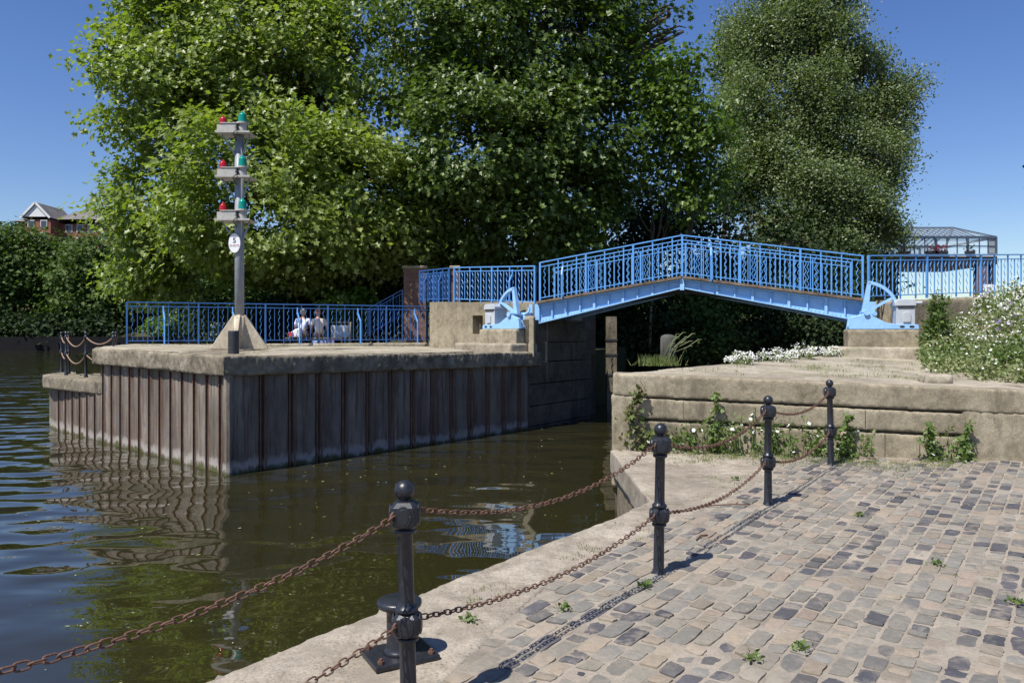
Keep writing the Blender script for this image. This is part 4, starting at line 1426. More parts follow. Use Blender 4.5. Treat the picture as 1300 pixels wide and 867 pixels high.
# flat topped bollard behind the first post
bo = P(507, 838, 3.93); bo.z = zq(bo.x, bo.y) + .004
t = thing('mooring_bollard', bo, 'black flat topped mooring bollard bolted to a square plate behind the nearest chain post', 'bollard')
ang = R(28)
bu_ = Vector((math.cos(ang), math.sin(ang), 0)); bv_ = Vector((-bu_.y, bu_.x, 0))
bevel(MB().box(bo + Vector((0, 0, .014)), (.33, .27, .028), bu_, bv_).build('base_plate', M['iron'], t), .006)
MB().lathe([(.086, .028), (.07, .04), (.064, .06), (.063, .215), (.066, .235), (.085, .248), (.108, .256), (.112, .268), (.11, .282), (.1, .29), (.03, .293)], bo, 28).build('column', M['iron'], t, True)
for sx_ in (-1, 1):
    for sy_ in (-1, 1):
        c = bo + bu_ * sx_ * .13 + bv_ * sy_ * .1
        MB().lathe([(.016, .028), (.016, .042), (.009, .042), (.009, .052)], c, 6).build('bolt', M['rust'], t)

# posts and chains on the low step
sp_pts = [(78, 470, 21.4), (87, 471, 20.6), (84, 471.5, 19.9), (109, 474, 18.9), (144, 470, 18.4)]
SPT = []
sl_labels = ['slim black chain post leftmost at the far tip of the low step', 'slim black chain post just behind the front one at the tip of the low step', 'slim black chain post at the front of the tip of the low step',
             'slim black chain post standing alone midway along the low step', 'slim black chain post on the low step beside the end of the blue railing']
def slim_post():
    t = thing('step_post', (0, 0, 0), '', 'post', 'posts of the step chain fence')
    MB().lathe([(.05, -.1), (.05, .05), (.034, .07), (.03, .5), (.05, .52), (.05, .62), (.03, .64), (.028, .95), (.045, .97), (.045, 1.04), (.03, 1.07)], (0, 0, 0), 12).build('shaft', M['iron'], t, True)
    MB().lathe([(.02, 1.06), (.04, 1.09), (.045, 1.115), (.035, 1.15), (.005, 1.162)], (0, 0, 0), 12).build('ball', M['iron'], t, True)
    return t
sproto = slim_post()
for i, (px, py, d) in enumerate(sp_pts):
    p = P(px, py, d); p.z = .56; SPT.append(p)
    o = sproto if i == 0 else copy_tree(sproto)
    o.location = p; o['label'] = sl_labels[i]; o.scale = (.95, .95, .95)
bk = P(147, 458, 20.5); bk.z = .56
o = copy_tree(sproto); o.location = bk; o['label'] = 'slim black chain post partly hidden behind the one beside the blue railing'; o.scale = (.95, .95, .95)
sln = [('at the far tip of the step', 0, 1), ('across the blunt end of the step', 1, 2), ('from the tip to the middle post of the step', 2, 3), ('from the middle post of the step to the railing', 3, 4)]
for nm, i, j in sln:
    for z, wd_ in ((.97, 'upper'), (.55, 'lower')):
        a, b_ = SPT[i] + Vector((0, 0, z)), SPT[j] + Vector((0, 0, z))
        l_ = (b_ - a).length
        mb = MB(); mb.tube([a.lerp(b_, k / 14) - Vector((0, 0, .2 * l_ / 1.2 * 4 * (k / 14) * (1 - k / 14))) for k in range(15)], .016, 6)
        thing_mesh(mb, 'chain', M['dullrust'], 'dull brown %s chain drooping %s' % (wd_, nm), 'chain', 'chains on the low step')

# stub post on the right platform
sb = P(848, 463, 13.0); sb.z = zpr(sb.x, sb.y)
mb = MB().lathe([(.128, -.05), (.125, .3), (.122, .42), (.105, .455), (.06, .475), (.01, .48)], sb, 20)
o = thing_mesh(mb, 'mooring_post', M['greypost'], 'short round grey mooring post on the right platform beside a grass tuft', 'post')
cb = P(1203, 489, 10.2)
mb = MB().box((cb.x, cb.y + .3, zpr(cb.x, cb.y + .3) + .05), (.36, .3, .12), wu, (-wu.y, wu.x, 0))
o = thing_mesh(mb, 'stone_block', M['platform'], 'low broken stone block lying on the right platform near the wall top', 'stone block', None, False); rough(o, .03, .03, .2, .01, .08)

# rusty wire scraps on the setts
for i, (pa, pb, lab) in enumerate((((894, 644), (952, 642), 'long thin rusty rod lying on the cobbles left of the third post'), ((884, 687), (898, 681), 'short bent rusty wire lying on the cobbles beyond the second post'))):
    a = P(*pa, 0); 
    def gnd(px, py):
        d = (EYE + .07) / ((py - 424) / 1000 + .0145); q = P(px, py, d); q.z = zq(q.x, q.y) + .014; return q
    a, b_ = gnd(*pa), gnd(*pb)
    mid = a.lerp(b_, .5) + Vector((0, 0, .004)) + Vector((.0, .01 + .03 * i, 0))
    mb = MB().tube([a, a.lerp(mid, .5), mid, mid.lerp(b_, .6), b_], .006, 6)
    thing_mesh(mb, 'rusty_rod', M['rust'], lab, 'metal scrap')


# ------------------------------------------------------------------ bench and people
def skin_mesh(name, joints, edges, mat, parent, root=0, lev=2):
    me = bpy.data.meshes.new(name)
    off_ = world_loc(parent)
    me.from_pydata([tuple(Vector(p) - off_) for p, r in joints], edges, [])
    me.materials.append(mat)
    o = bpy.data.objects.new(name, me); COL.objects.link(o); o.parent = parent
    sk = o.modifiers.new('skin', 'SKIN')
    me.skin_vertices.new() if not me.skin_vertices else None
    for i, (p, r) in enumerate(joints):
        rr = r if isinstance(r, tuple) else (r, r)
        me.skin_vertices[0].data[i].radius = rr
        me.skin_vertices[0].data[i].use_root = (i == root)
    sk.use_smooth_shade = True
    ss = o.modifiers.new('sub', 'SUBSURF'); ss.levels = ss.render_levels = lev
    return o


def person(loc, yaw, label, shirt, lower, hair, lean=0.0, turn=0.0, female=False, short=False):
    """seated, back to the camera; loc is the seat point under the hips"""
    t = thing('person', (loc[0], loc[1], loc[2] - .45), label, 'person')
    cy, sy = math.cos(yaw), math.sin(yaw)
    def W(x, y, z):                              # x right, y forward (away), z above the seat
        x += lean * z
        return (loc[0] + x * cy - y * sy, loc[1] + x * sy + y * cy, loc[2] + z)
    k = .92 if female else 1.0
    hw = .2 * k; sw = .19 * k
    J = [(W(0, 0, .09), (.15, .12)), (W(0, .0, .3), (.135, .105)), (W(0, .03, .5), (.155, .105)), (W(0, .03, .59), (.07, .065)), (W(0, .05, .68), .05),
         (W(.0, .06, .75), (.075, .085)), (W(0, .07, .86), (.07, .085)),
         (W(-hw, .03, .545), .055), (W(-hw - .07, .04, .3), .042), (W(-hw - .04, .2, .14), .034), (W(-hw + .02, .3, .12), .03),
         (W(hw, .03, .545), .055), (W(hw + .07, .04, .3), .042), (W(hw + .02, .2, .16), .034), (W(hw - .06, .3, .14), .03),
         (W(-.1, .2, .08), .085), (W(-.12, .46, .06), .062), (W(-.12, .46, -.18), .055), (W(-.12, .5, -.39), .04), (W(-.12, .6, -.41), .035),
         (W(.1, .2, .08), .085), (W(.12, .46, .06), .062), (W(.12, .46, -.18), .055), (W(.12, .5, -.39), .04), (W(.12, .6, -.41), .035)]
    E = [(0, 1), (1, 2), (2, 3), (3, 4), (4, 5), (5, 6), (2, 7), (7, 8), (8, 9), (9, 10), (2, 11), (11, 12), (12, 13), (13, 14), (0, 15), (15, 16), (16, 17), (17, 18), (18, 19), (0, 20), (20, 21), (21, 22), (22, 23), (23, 24)]
    body = skin_mesh('body', J, E, M['skin'], t)
    g = .018
    S_ = [(J[0][0], (.17, .14)), (J[1][0], (.158, .128)), (J[2][0], (.175, .125)), (W(0, .03, .575), (.085, .075)), (J[7][0], .074), (W(-hw - .055, .038, .36), .062), (J[11][0], .074), (W(hw + .055, .038, .36), .062)]
    skin_mesh('shirt', S_, [(0, 1), (1, 2), (2, 3), (2, 4), (4, 5), (2, 6), (6, 7)], shirt, t)
    kl = 18
    T_ = [(W(0, 0, .06), (.175, .14)), (J[15][0], .1), (J[16][0], .078), (W(-.12, .48, -.3 if not female else -.1), .062), (J[20][0], .1), (J[21][0], .078), (W(.12, .48, -.3 if not female else -.1), .062)]
    skin_mesh('trousers' if not female else 'skirt', T_, [(0, 1), (1, 2), (2, 3), (0, 4), (4, 5), (5, 6)], lower, t)
    # hair cap
    hr_ = MB()
    c = Vector(W(0, .045, .805)); nU, nV = 16, 9
    for j in range(nV + 1):
        th = math.pi * (.0 + .66 * j / nV)
        for i in range(nU):
            ph = 2 * math.pi * i / nU
            rx_, ry_, rz_ = .098, .112, .128
            hang = 1.0
            q = Vector((math.cos(ph) * math.sin(th) * rx_, math.sin(ph) * math.sin(th) * ry_, math.cos(th) * rz_))
            if q.y > .05 and q.z < .04: q = q * .8
            if female and q.z < -.02: q.x *= 1.12; q.y *= 1.1
            q = Matrix.Rotation(yaw + turn, 3, 'Z') @ q
            hr_.v.append(tuple(c + q))
    for j in range(nV):
        for i in range(nU):
            i2 = (i + 1) % nU
            hr_.f.append((j * nU + i, j * nU + i2, (j + 1) * nU + i2, (j + 1) * nU + i))
    hr_.build('hair', hair, t, True)
    f = Matrix.Rotation(yaw + turn, 3, 'Z')
    hc = Vector(W(0, .06, .79))
    MB().lathe([(.004, -.02), (.016, -.012), (.012, .01), (.003, .03)], hc + f @ Vector((0, .095, -.01)), 8).build('nose', M['skin'], t, True)
    for sx in (-1, 1):
        MB().lathe([(.006, -.03), (.018, -.01), (.02, .01), (.006, .03)], hc + f @ Vector((sx * .085, .0, -.005)), 8).build('ear', M['skin'], t, True)
    return t


bp0 = P(394, 428, 25.4)
sz_ = bp0.z
gb = sz_ - .45
ben = thing('bench', (bp0.x, bp0.y, gb), 'long dark timber bench with curved armrests behind the left railing where two people sit', 'bench')
bx0, bx1 = P(364, 0, 25.4).x, P(441, 0, 25.4).x
for k in range(4):
    MB().box(((bx0 + bx1) / 2, bp0.y - .12 + k * .13, sz_ - .03), (bx1 - bx0, .11, .045)).build('slat', M['timber'], ben)
for x in (bx0 + .15, (bx0 + bx1) / 2 - .1, bx1 - .15):
    for y in (-.14, .3):
        MB().box((x, bp0.y + y, (gb - .1 + sz_ - .052) / 2), (.06, .06, sz_ - .052 - gb + .1)).build('leg', M['dark'], ben)
for px in (388,):
    x = P(px, 0, 25.4).x
    MB().tube([(x, bp0.y - .16, sz_ - .005), (x, bp0.y - .16, sz_ + .2), (x + .03, bp0.y - .12, sz_ + .27), (x + .08, bp0.y + .02, sz_ + .3), (x + .08, bp0.y + .3, sz_ + .3)], .02, 8).build('armrest', M['deadwood'], ben)
person((P(383, 0, 25.3).x, bp0.y + .06, sz_ + .0), R(-8), 'grey haired person in a pale blue shirt seated on the bench', M['shirt'], M['trouser'], M['hairgrey'], lean=-.03)
person((P(404.5, 0, 25.3).x, bp0.y + .06, sz_ + .0), R(28), 'auburn haired person in cream top and green skirt leaning towards the neighbour', M['top'], M['skirt'], M['hairred'], lean=-.06, turn=R(40), female=True)
bgp = P(375.5, 421, 25.2)
t = thing('carrier_bag', (bgp.x, bgp.y, sz_), 'white and red carrier bag standing on the left end of the bench', 'bag')
o = MB().prism([(bgp.x - .2, bgp.y - .1), (bgp.x + .18, bgp.y - .1), (bgp.x + .16, bgp.y + .12), (bgp.x - .18, bgp.y + .12)], sz_ + .0, lambda x, y: sz_ + .24 + .5 * (x - bgp.x)).build('sack', M['plastic'], t); rough(o, .03, .05, .2, .02, .08)
MB().box((bgp.x - .13, bgp.y - .125, sz_ + .1), (.12, .03, .13)).build('print', M['redplastic'], t)
for i, (px, mt, lab) in enumerate(((400, 'cloth', 'blue grey bag on the ground under the bench below the seated couple'), (411, 'cloth', 'blue grey bag on the ground under the bench right of its twin'), (421, 'cloth', 'blue bag with a red top on the ground under the right end of the bench'))):
    q = P(px, 435, 25.3)
    t = thing('shopping_bag', (q.x, q.y, gb), lab, 'bag')
    o = MB().box((q.x, q.y, (gb + q.z + .06) / 2), (.2, .16, q.z + .06 - gb)).build('sack', M['cloth'], t); bevel(o, .03)
    if i == 2:
        MB().box((q.x, q.y, q.z + .085), (.18, .14, .05)).build('red_top', M['redplastic'], t)
q0_, q1_ = P(418, 413, 26.2), P(438, 428, 26.2)
t = thing('low_screen', ((q0_.x + q1_.x) / 2, q0_.y, gb), 'low white board screen with a white end post right of the people on the bench', 'screen')
MB().box(((q0_.x + q1_.x) / 2 + .08, q0_.y, (q0_.z + q1_.z) / 2), (q1_.x - q0_.x + .05, .04, q0_.z - q1_.z)).build('panel', M['white'], t)
MB().box((q1_.x + .16, q0_.y, (gb - .1 + q0_.z + .1) / 2), (.09, .09, q0_.z + .2 - gb)).build('post', M['cream'], t)
MB().box((q0_.x + .2, q0_.y, q0_.z + .1), (1.1, .05, .06)).build('rail', M['timber'], t)


# ------------------------------------------------------------------ trees
make_tree('plane_tree', (-7.6, 33, 1.0), [
    LB(310, 70, 30.4, 150, 110, 300), LB(205, 115, 28.9, 84, 90, 170), LB(205, 262, 29.4, 66, 70, 130), LB(185, 345, 30.4, 46, 42, 60),
    LB(330, 250, 26.9, 120, 115, 260), LB(440, 245, 27.9, 105, 100, 200), LB(485, 300, 27.9, 72, 45, 90), LB(530, 285, 28.4, 35, 30, 30),
    LB(405, 120, 30.4, 140, 125, 280), LB(290, -70, 31.4, 130, 110, 200), LB(440, -90, 32.4, 150, 115, 220), LB(260, 335, 29.4, 85, 45, 90), LB(385, 335, 29.4, 95, 42, 100),
    LB(360, -190, 32.4, 110, 80, 110), LB(230, 20, 29.9, 75, 60, 90)],
    'huge sunlit plane tree with bright bulging foliage hanging over the left platform railing', leafmat=M['leaf_plane'], size=.205, leaves_per=34, cr=.34, trunk_r=.5, n_scale=1.9, gap=-.95, out_pow=4, jitter=.62, flat=.6, twigs=6, group=None)
make_tree('plane_tree', (-1.0, 31.5, 1.0), [
    LB(560, 50, 29.0, 110, 110, 200), LB(668, 50, 29.0, 130, 115, 260), LB(762, 70, 30.0, 70, 85, 130), LB(620, 180, 27.5, 120, 90, 200),
    LB(715, 180, 29.0, 100, 95, 200), LB(560, 265, 29.0, 85, 60, 110), LB(665, 285, 28.0, 110, 50, 130), LB(748, 235, 30.0, 62, 65, 90),
    LB(640, -90, 30.0, 180, 100, 220), LB(745, -40, 30.0, 75, 70, 80), LB(590, 320, 30.0, 70, 30, 60), LB(695, 315, 30.0, 70, 28, 60), LB(850, 20, 29.0, 24, 22, 10), LB(868, 40, 29.0, 14, 10, 4)],
    'tall shaded dark plane tree in the middle behind the left half of the blue bridge', leafmat=M['leaf_plane_shaded'], size=.2, leaves_per=34, cr=.36, trunk_r=.5, n_scale=1.65, gap=-1.0, out_pow=3.6, jitter=.62, flat=.6, twigs=6)
make_tree('lime_tree', (7.6, 33.8, -.3), [
    LB(868, 100, 27.8, 38, 44, 80), LB(893, 145, 27.8, 32, 55, 75), LB(845, 185, 28.8, 42, 50, 80), LB(885, 235, 28.8, 46, 45, 70), LB(830, 130, 28.8, 40, 50, 60)],
    'smaller yellow green tree squeezed between the dark plane tree and the tall poplar', leafmat=M['leaf_lime'], size=.19, leaves_per=28, cr=.36, trunk_r=.16, gap=-1.2)
make_tree('poplar_tree', (14.2, 39, 1.5), [
    LB(1005, 30, 40, 34, 81, 90), LB(960, 60, 41, 29, 64, 60), LB(1040, -10, 41, 36, 73, 80), LB(985, -60, 41, 38, 68, 70), LB(1065, 60, 40, 27, 68, 60),
    LB(1095, 105, 40, 25, 49, 44), LB(1130, 122, 40, 25, 29, 24), LB(1158, 124, 40, 24, 22, 18), LB(1128, 160, 40, 30, 26, 24), LB(1030, 130, 39, 43, 68, 80), LB(955, 150, 40, 27, 60, 60),
    LB(1075, 175, 39, 41, 51, 70), LB(985, 210, 39.5, 39, 55, 70), LB(1115, 205, 39, 29, 43, 40), LB(1040, 230, 38, 48, 51, 80),
    LB(940, 230, 39.5, 29, 43, 44), LB(1090, 265, 38, 43, 36, 56), LB(1010, 290, 38, 53, 32, 64), LB(1125, 298, 38, 25, 20, 22), LB(1068, 312, 37.5, 39, 18, 34)],
    'tall grey green poplar with many upright limbs right of the bridge crown', leafmat=M['leaf_poplar'], size=.15, kind='oval', leaves_per=120, cr=.32, trunk_r=.42, n_scale=2.2, gap=-1.0, twigs=8, flat=1.3, out_pow=3.8, droop=-.2, jitter=.9, fork=.12, bark=M['bark'])
make_tree('poplar_tree', (12.2, 46, 1.5), [LB(927, 62, 46, 13, 44, 34), LB(935, 140, 46, 20, 60, 40)],
    'narrow pointed poplar top showing behind the left shoulder of the big poplar', leafmat=M['leaf_poplar'], size=.17, kind='oval', leaves_per=90, cr=.45, trunk_r=.2, n_scale=1.8, flat=1, droop=-.2, fork=.2)
make_tree('maple_tree', (9.3, 34.5, 1.0), [
    LB(895, 275, 33.5, 55, 40, 60), LB(955, 290, 33, 58, 38, 60), LB(840, 305, 35, 40, 30, 34), LB(1010, 310, 34, 60, 30, 50)],
    'low dark maple with bare lit branches just above the bridge railing', leafmat=M['leaf_dark'], size=.2, leaves_per=26, cr=.5, trunk_r=.14, gap=-.9, bark=M['deadwood'], twigs=7)
make_tree('birch_tree', (15.4, 20.5, 2.3), [(15.1, 20.3, 5.6, 1.2, 1.5, 1.2, 34), (16.9, 20.8, 7.2, 1.6, 1.6, 1.6, 30)],
    'tree at the right edge of the view with only dark leaf tips showing', leafmat=M['leaf_dark'], size=.14, leaves_per=26, cr=.3, trunk_r=.11, twigs=9)
# dead pale sapling left of the maple
t = thing('bare_sapling', (7.2, 32.2, 1), 'pale leafless sapling with thin forked branches against the dark trees left of the bridge crown', 'tree')
mb = MB()
b0 = P(828, 345, 32.2)
for k in range(9):
    e = P(random.uniform(800, 862), random.uniform(225, 290), random.uniform(31.6, 32.8))
    s0 = b0.lerp(P(830, 290, 32.2), random.random())
    mb.tube(wobble_path(s0, e, 6, .3), [.03 * (1 - .14 * i) for i in range(7)], 5)
mb.tube(wobble_path((b0.x - .1, b0.y, 1), P(830, 285, 32.2), 6, .2), [.07 - .006 * i for i in range(7)], 6)
mb.build('branches', M['deadwood'], t, True)


def bush(name, lobes, label, mat, size=.16, lp_=30, cr=.35, kind='plane', cat='shrub', group=None, gap=None, n=1, base=None):
    cx = sum(l[0] for l in lobes) / len(lobes); cy = sum(l[1] for l in lobes) / len(lobes); zb = min(l[2] - l[5] for l in lobes)
    b = Vector(base) if base else Vector((cx, cy, zb))
    t = thing(name, b, label, cat, group)
    mb = MB()
    for l in lobes:
        for k in range(5):
            u = Vector((random.gauss(0, .6), random.gauss(0, .6), random.uniform(-.3, .8)))
            e = Vector((l[0] + u.x * l[3] * .6, l[1] + u.y * l[4] * .6, l[2] + u.z * l[5] * .8))
            r0 = .03 * min(1, l[3] + .2)
            mb.tube(wobble_path(b + Vector((random.uniform(-.1, .1), random.uniform(-.1, .1), -.05)), e, 5, .12 * l[3]), [r0 * (1 - .16 * i) for i in range(6)], 5)
    mb.build('stem', M['bark'], t, True)
    pts, out = crown_points(lobes, leaves_per=lp_, cr=cr, n_scale=n, gap=gap)
    leaves('foliage', pts, out, size, mat, t, kind)
    return t


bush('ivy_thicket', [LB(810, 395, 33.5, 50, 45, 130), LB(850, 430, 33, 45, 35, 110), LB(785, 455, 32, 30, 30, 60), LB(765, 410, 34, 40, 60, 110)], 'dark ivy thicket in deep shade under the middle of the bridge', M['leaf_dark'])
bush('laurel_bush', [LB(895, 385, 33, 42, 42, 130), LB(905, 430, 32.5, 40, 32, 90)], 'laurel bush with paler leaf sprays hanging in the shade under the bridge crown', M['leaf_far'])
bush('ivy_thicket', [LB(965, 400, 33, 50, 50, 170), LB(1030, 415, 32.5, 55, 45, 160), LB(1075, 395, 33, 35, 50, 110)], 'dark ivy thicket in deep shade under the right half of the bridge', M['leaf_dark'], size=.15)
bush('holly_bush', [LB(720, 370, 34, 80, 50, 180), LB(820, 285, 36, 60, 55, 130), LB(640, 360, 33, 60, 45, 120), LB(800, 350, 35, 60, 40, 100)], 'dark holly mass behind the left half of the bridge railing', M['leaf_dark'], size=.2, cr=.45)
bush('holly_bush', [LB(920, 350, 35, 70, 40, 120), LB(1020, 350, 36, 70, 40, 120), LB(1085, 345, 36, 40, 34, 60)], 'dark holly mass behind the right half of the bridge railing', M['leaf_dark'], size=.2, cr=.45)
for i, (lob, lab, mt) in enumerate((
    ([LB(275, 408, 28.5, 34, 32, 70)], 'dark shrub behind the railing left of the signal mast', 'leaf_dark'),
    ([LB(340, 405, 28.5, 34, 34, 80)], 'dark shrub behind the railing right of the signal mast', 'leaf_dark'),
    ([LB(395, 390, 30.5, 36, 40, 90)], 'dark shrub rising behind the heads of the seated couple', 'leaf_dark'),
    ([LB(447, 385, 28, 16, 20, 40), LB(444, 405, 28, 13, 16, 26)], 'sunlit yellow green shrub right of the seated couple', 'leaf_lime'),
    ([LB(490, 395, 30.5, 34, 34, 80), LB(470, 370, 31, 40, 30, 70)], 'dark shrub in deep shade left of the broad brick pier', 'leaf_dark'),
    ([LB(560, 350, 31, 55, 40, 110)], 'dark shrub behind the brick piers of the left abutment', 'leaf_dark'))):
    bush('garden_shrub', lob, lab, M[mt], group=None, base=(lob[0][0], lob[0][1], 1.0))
# pale flower spikes left of the mast
t = thing('flowering_plant', P(276, 436, 26.5), 'pale pink flowered plant behind the railing just left of the mast foot', 'plant')
pts_ = np.array([P(random.gauss(277, 6), random.uniform(408, 434), 26.5 + random.gauss(0, .15)) for k in range(120)])
leaves('foliage', pts_, nrm(rng.normal(size=(120, 3))), .14, M['leaf_weed'], t)
pts_ = np.array([P(random.gauss(277, 6), random.uniform(408, 434), 26.4 + random.gauss(0, .15)) for k in range(60)])
leaves('blossom', pts_, nrm(rng.normal(size=(60, 3))), .12, M['petal'], t, 'oval')

# far bank trees
far_labels = [
    (-45, 318, 60, 66, 'dense green tree on the far bank cut by the left edge of the view'),
    (18, 315, 46, 52, 'broad green tree on the far bank under the pale gable'),
    (74, 336, 36, 50, 'lower green tree on the far bank between the two tall ones'),
    (116, 330, 40, 54, 'tall green tree on the far bank under the big hipped roof'),
    (160, 335, 40, 50, 'green tree on the far bank half hidden by the plane tree'),
    (225, 350, 40, 40, 'far bank tree glimpsed above the left end of the blue railing'),
    (300, 345, 45, 45, 'far bank tree glimpsed through leaves behind the signal mast'),
    (380, 345, 45, 45, 'far bank tree glimpsed behind the seated couple'),
    (470, 345, 50, 45, 'far bank tree glimpsed left of the brick pier')]
for i, (px, py, rx, ry, lab) in enumerate(far_labels):
    d = 122 + (i % 3) * 3
    b = P(px, 400, d)
    lobes = [LB(px, py, d, rx * .75, ry * .72, 90), LB(px - rx * .5, py + ry * .3, d - 1, rx * .5, ry * .5, 50), LB(px + rx * .5, py + ry * .25, d - 1, rx * .5, ry * .55, 50), LB(px + rx * .1, py + ry * .75, d - 1, rx * .95, ry * .45, 75), LB(px - rx * .2, py + ry * 1.1, d - 2, rx * .9, ry * .3, 45)]
    make_tree('riverside_tree', (b.x, b.y, far_z(b.x, b.y) - .3), lobes, lab, leafmat=M['leaf_far'], size=.62, kind='plane', leaves_per=30, cr=1.3, trunk_r=.32, twigs=3, group='trees on the far bank', gap=-2.0)
rwl = thing('river_wall', (-60, 113, WZ), 'long dark stone river wall along the foot of the far bank', 'wall')
o = MB().box((-60, 113, .1), (560, .8, 2.2)).build('face', M['darkstone'], rwl); 
for i, (px, lab) in enumerate(((0, 'dark undergrowth on the far bank slope at the left edge'), (62, 'dark undergrowth on the far bank slope below the small tree'), (120, 'dark undergrowth on the far bank slope behind the step posts'))):
    bush('undergrowth', [LB(px, 418, 117, 34, 13, 60), LB(px + 22, 412, 119, 26, 16, 50)], lab, M['leaf_dark'], size=.6, cr=1.1, lp_=30)
hp = P(216, 416, 108)
bush('clipped_hedge', [LB(215, 414, 114.5, 24, 12, 80)], 'sunlit yellow green hedge across the river seen through the left end of the railing', M['leaf_lime'], size=.5, cr=.7)
bw = thing('boundary_wall', (P(170, 408, 124).x, 124, 3.6), 'dull red brick wall on the far bank seen left of the railing end', 'wall')
a_, b2_ = P(128, 404, 125), P(262, 404, 125)
MB().box(((a_.x + b2_.x) / 2, 125, 4.6), (b2_.x - a_.x, .4, 3.6)).build('brickwork', M['farbrick'], bw)
MB().box(((a_.x + b2_.x) / 2, 124.95, 6.43), (b2_.x - a_.x + .2, .6, .12)).build('coping', M['wallcon'], bw)

lob = [LB(px, 396 - (i % 3) * 5, 185, 38, 24, 55) for i, px in enumerate(range(-260, 1000, 42))]
pts_, out_ = crown_points(lob, leaves_per=26, cr=2.2)
o = leaves('distant_wood', pts_, out_, 1.1, M['leaf_far'], None, 'plane'); o['kind'] = 'stuff'

# ------------------------------------------------------------------ apartment house across the river
D = 150.0
hb = P(90, 400, D)
bh = thing('apartment_house', (hb.x, D, 4.2), 'red brick apartment house with grey hipped roofs and white gables above the far trees', 'building')
def PX(px): return (px - 650) * D / 1000
def PZ(py): return EYE - (py - 424) * D / 1000
MB().box(((PX(16) + PX(160)) / 2, D + 6, (PZ(284) + 3.5) / 2), (PX(160) - PX(16), 11, PZ(284) - 3.5)).build('wall', M['farbrick'], bh)
wing = MB().box(((PX(40) + PX(76)) / 2, D - .5, (PZ(281) + 3.5) / 2), (PX(74) - PX(42), 4, PZ(281) - 3.5)).build('wing_wall', M['farbrick'], bh)
MB().box(((PX(135) + PX(158)) / 2, D - .5, (PZ(285) + 3.5) / 2), (PX(157) - PX(136), 4, PZ(285) - 3.5)).build('wing_wall', M['farbrick'], bh)
# main hip roof
def hip(x0, x1, y0, y1, z0, z1, inset):
    mb = MB(); ym = (y0 + y1) / 2
    mb.add([(x0, y0, z0), (x1, y0, z0), (x1, y1, z0), (x0, y1, z0), (x0 + inset, ym, z1), (x1 - inset, ym, z1)], [(3, 2, 1, 0), (0, 1, 5, 4), (1, 2, 5), (2, 3, 4, 5), (3, 0, 4)])
    return mb
hip(PX(70), PX(130), D - .5, D + 13, PZ(279), PZ(256), 4.0).build('roof', M['slate'], bh)
hip(PX(14), PX(78), D, D + 12, PZ(281), PZ(267), 3).build('roof', M['slate'], bh)
hip(PX(118), PX(166), D, D + 12, PZ(283), PZ(269), 3).build('roof', M['slate'], bh)
def gable(x0, x1, zt, ze, lab=None):
    xm = (x0 + x1) / 2; y0 = D - 2.9
    mb = MB().add([(x0, y0, ze), (x1, y0, ze), (xm, y0, zt), (x0, y0 + .3, ze), (x1, y0 + .3, ze), (xm, y0 + .3, zt)], [(0, 1, 2), (5, 4, 3), (0, 3, 4, 1), (1, 4, 5, 2), (2, 5, 3, 0)])
    g = mb.build('gable', M['white'], bh)
    mb = MB()
    for e in (x0 - .5, x1 + .5):
        mb.bar((e, y0 - .2, ze - .25), (xm, y0 - .2, zt + .3), .2, .35)
    mb.build('bargeboard', M['white'], g)
    r = MB().add([(x0 - .5, y0 - .05, ze - .2), (xm, y0 - .05, zt + .35), (xm, y0 + 9, zt + .35), (x0 - .5, y0 + 9, ze - .2), (x1 + .5, y0 - .05, ze - .2), (x1 + .5, y0 + 9, ze - .2)], [(0, 1, 2, 3), (1, 4, 5, 2)])
    r.build('roof', M['slate'], bh)
gable(PX(42), PX(72), PZ(262.5), PZ(278)); gable(PX(136), PX(157), PZ(272), PZ(284))
MB().box((PX(37.5), D + 4, PZ(268)), (1.1, 1.1, 2.6)).build('chimney', M['dark'], bh)
for px in (50, 66, 142, 152):
    for py in (287, 302, 318, 334, 350, 366):
        w_ = MB().box((PX(px), D - 2.58, PZ(py)), (1.25, .12, 1.5)).build('window', M['white'], bh)
        MB().box((PX(px), D - 2.65, PZ(py)), (1.0, .06, 1.25)).build('pane', M['pane'], w_)
for px in (86, 100, 114, 126):
    for py in (290, 306, 322, 338, 354, 370):
        w_ = MB().box((PX(px), D + .46, PZ(py)), (1.25, .12, 1.5)).build('window', M['white'], bh)
        MB().box((PX(px), D + .39, PZ(py)), (1.0, .06, 1.25)).build('pane', M['pane'], w_)

# ------------------------------------------------------------------ glazed control room on brick legs
D2 = 45.0
def QX(px): return (px - 650) * D2 / 1000
def QZ(py): return EYE - (py - 424) * D2 / 1000
cr_ = thing('control_room', (QX(1190), D2, 2.2), 'glazed rooftop room with flower boxes carried on brick columns behind the right railing', 'building')
DEP = 5.0
for px in (1127, 1244):
    for yy in (D2,):
        MB().box((QX(px), yy, (QZ(337) + 1.2) / 2), (.5, .5, QZ(337) - 1.2)).build('brick_column', M['brick'], cr_)
for px in (1136, 1258):
    MB().box((QX(px), D2 - .05, (QZ(300 if px > 1200 else 337) + 1.2) / 2), (.18 if px < 1200 else .3, .3, QZ(300 if px > 1200 else 337) - 1.2)).build('steel_column', M['dark'], cr_)
MB().box((QX(1186), D2 + DEP / 2, QZ(330.5)), (QX(1262) - QX(1110), DEP + .6, .52)).build('floor_beam', M['dark'], cr_)
MB().box((QX(1186), D2 - .34, QZ(325)), (QX(1260) - QX(1110), .08, .16)).build('fascia', M['grey'], cr_)
# small hoist hook
mb = MB(); c = Vector((QX(1233), D2 - .2, QZ(339)))
mb.tube([c + Vector((0, 0, .1)), c, c + Vector((.05, 0, -.1)), c + Vector((.0, 0, -.2)), c + Vector((-.1, 0, -.16))], .04, 6); mb.build('hook', M['dark'], cr_)
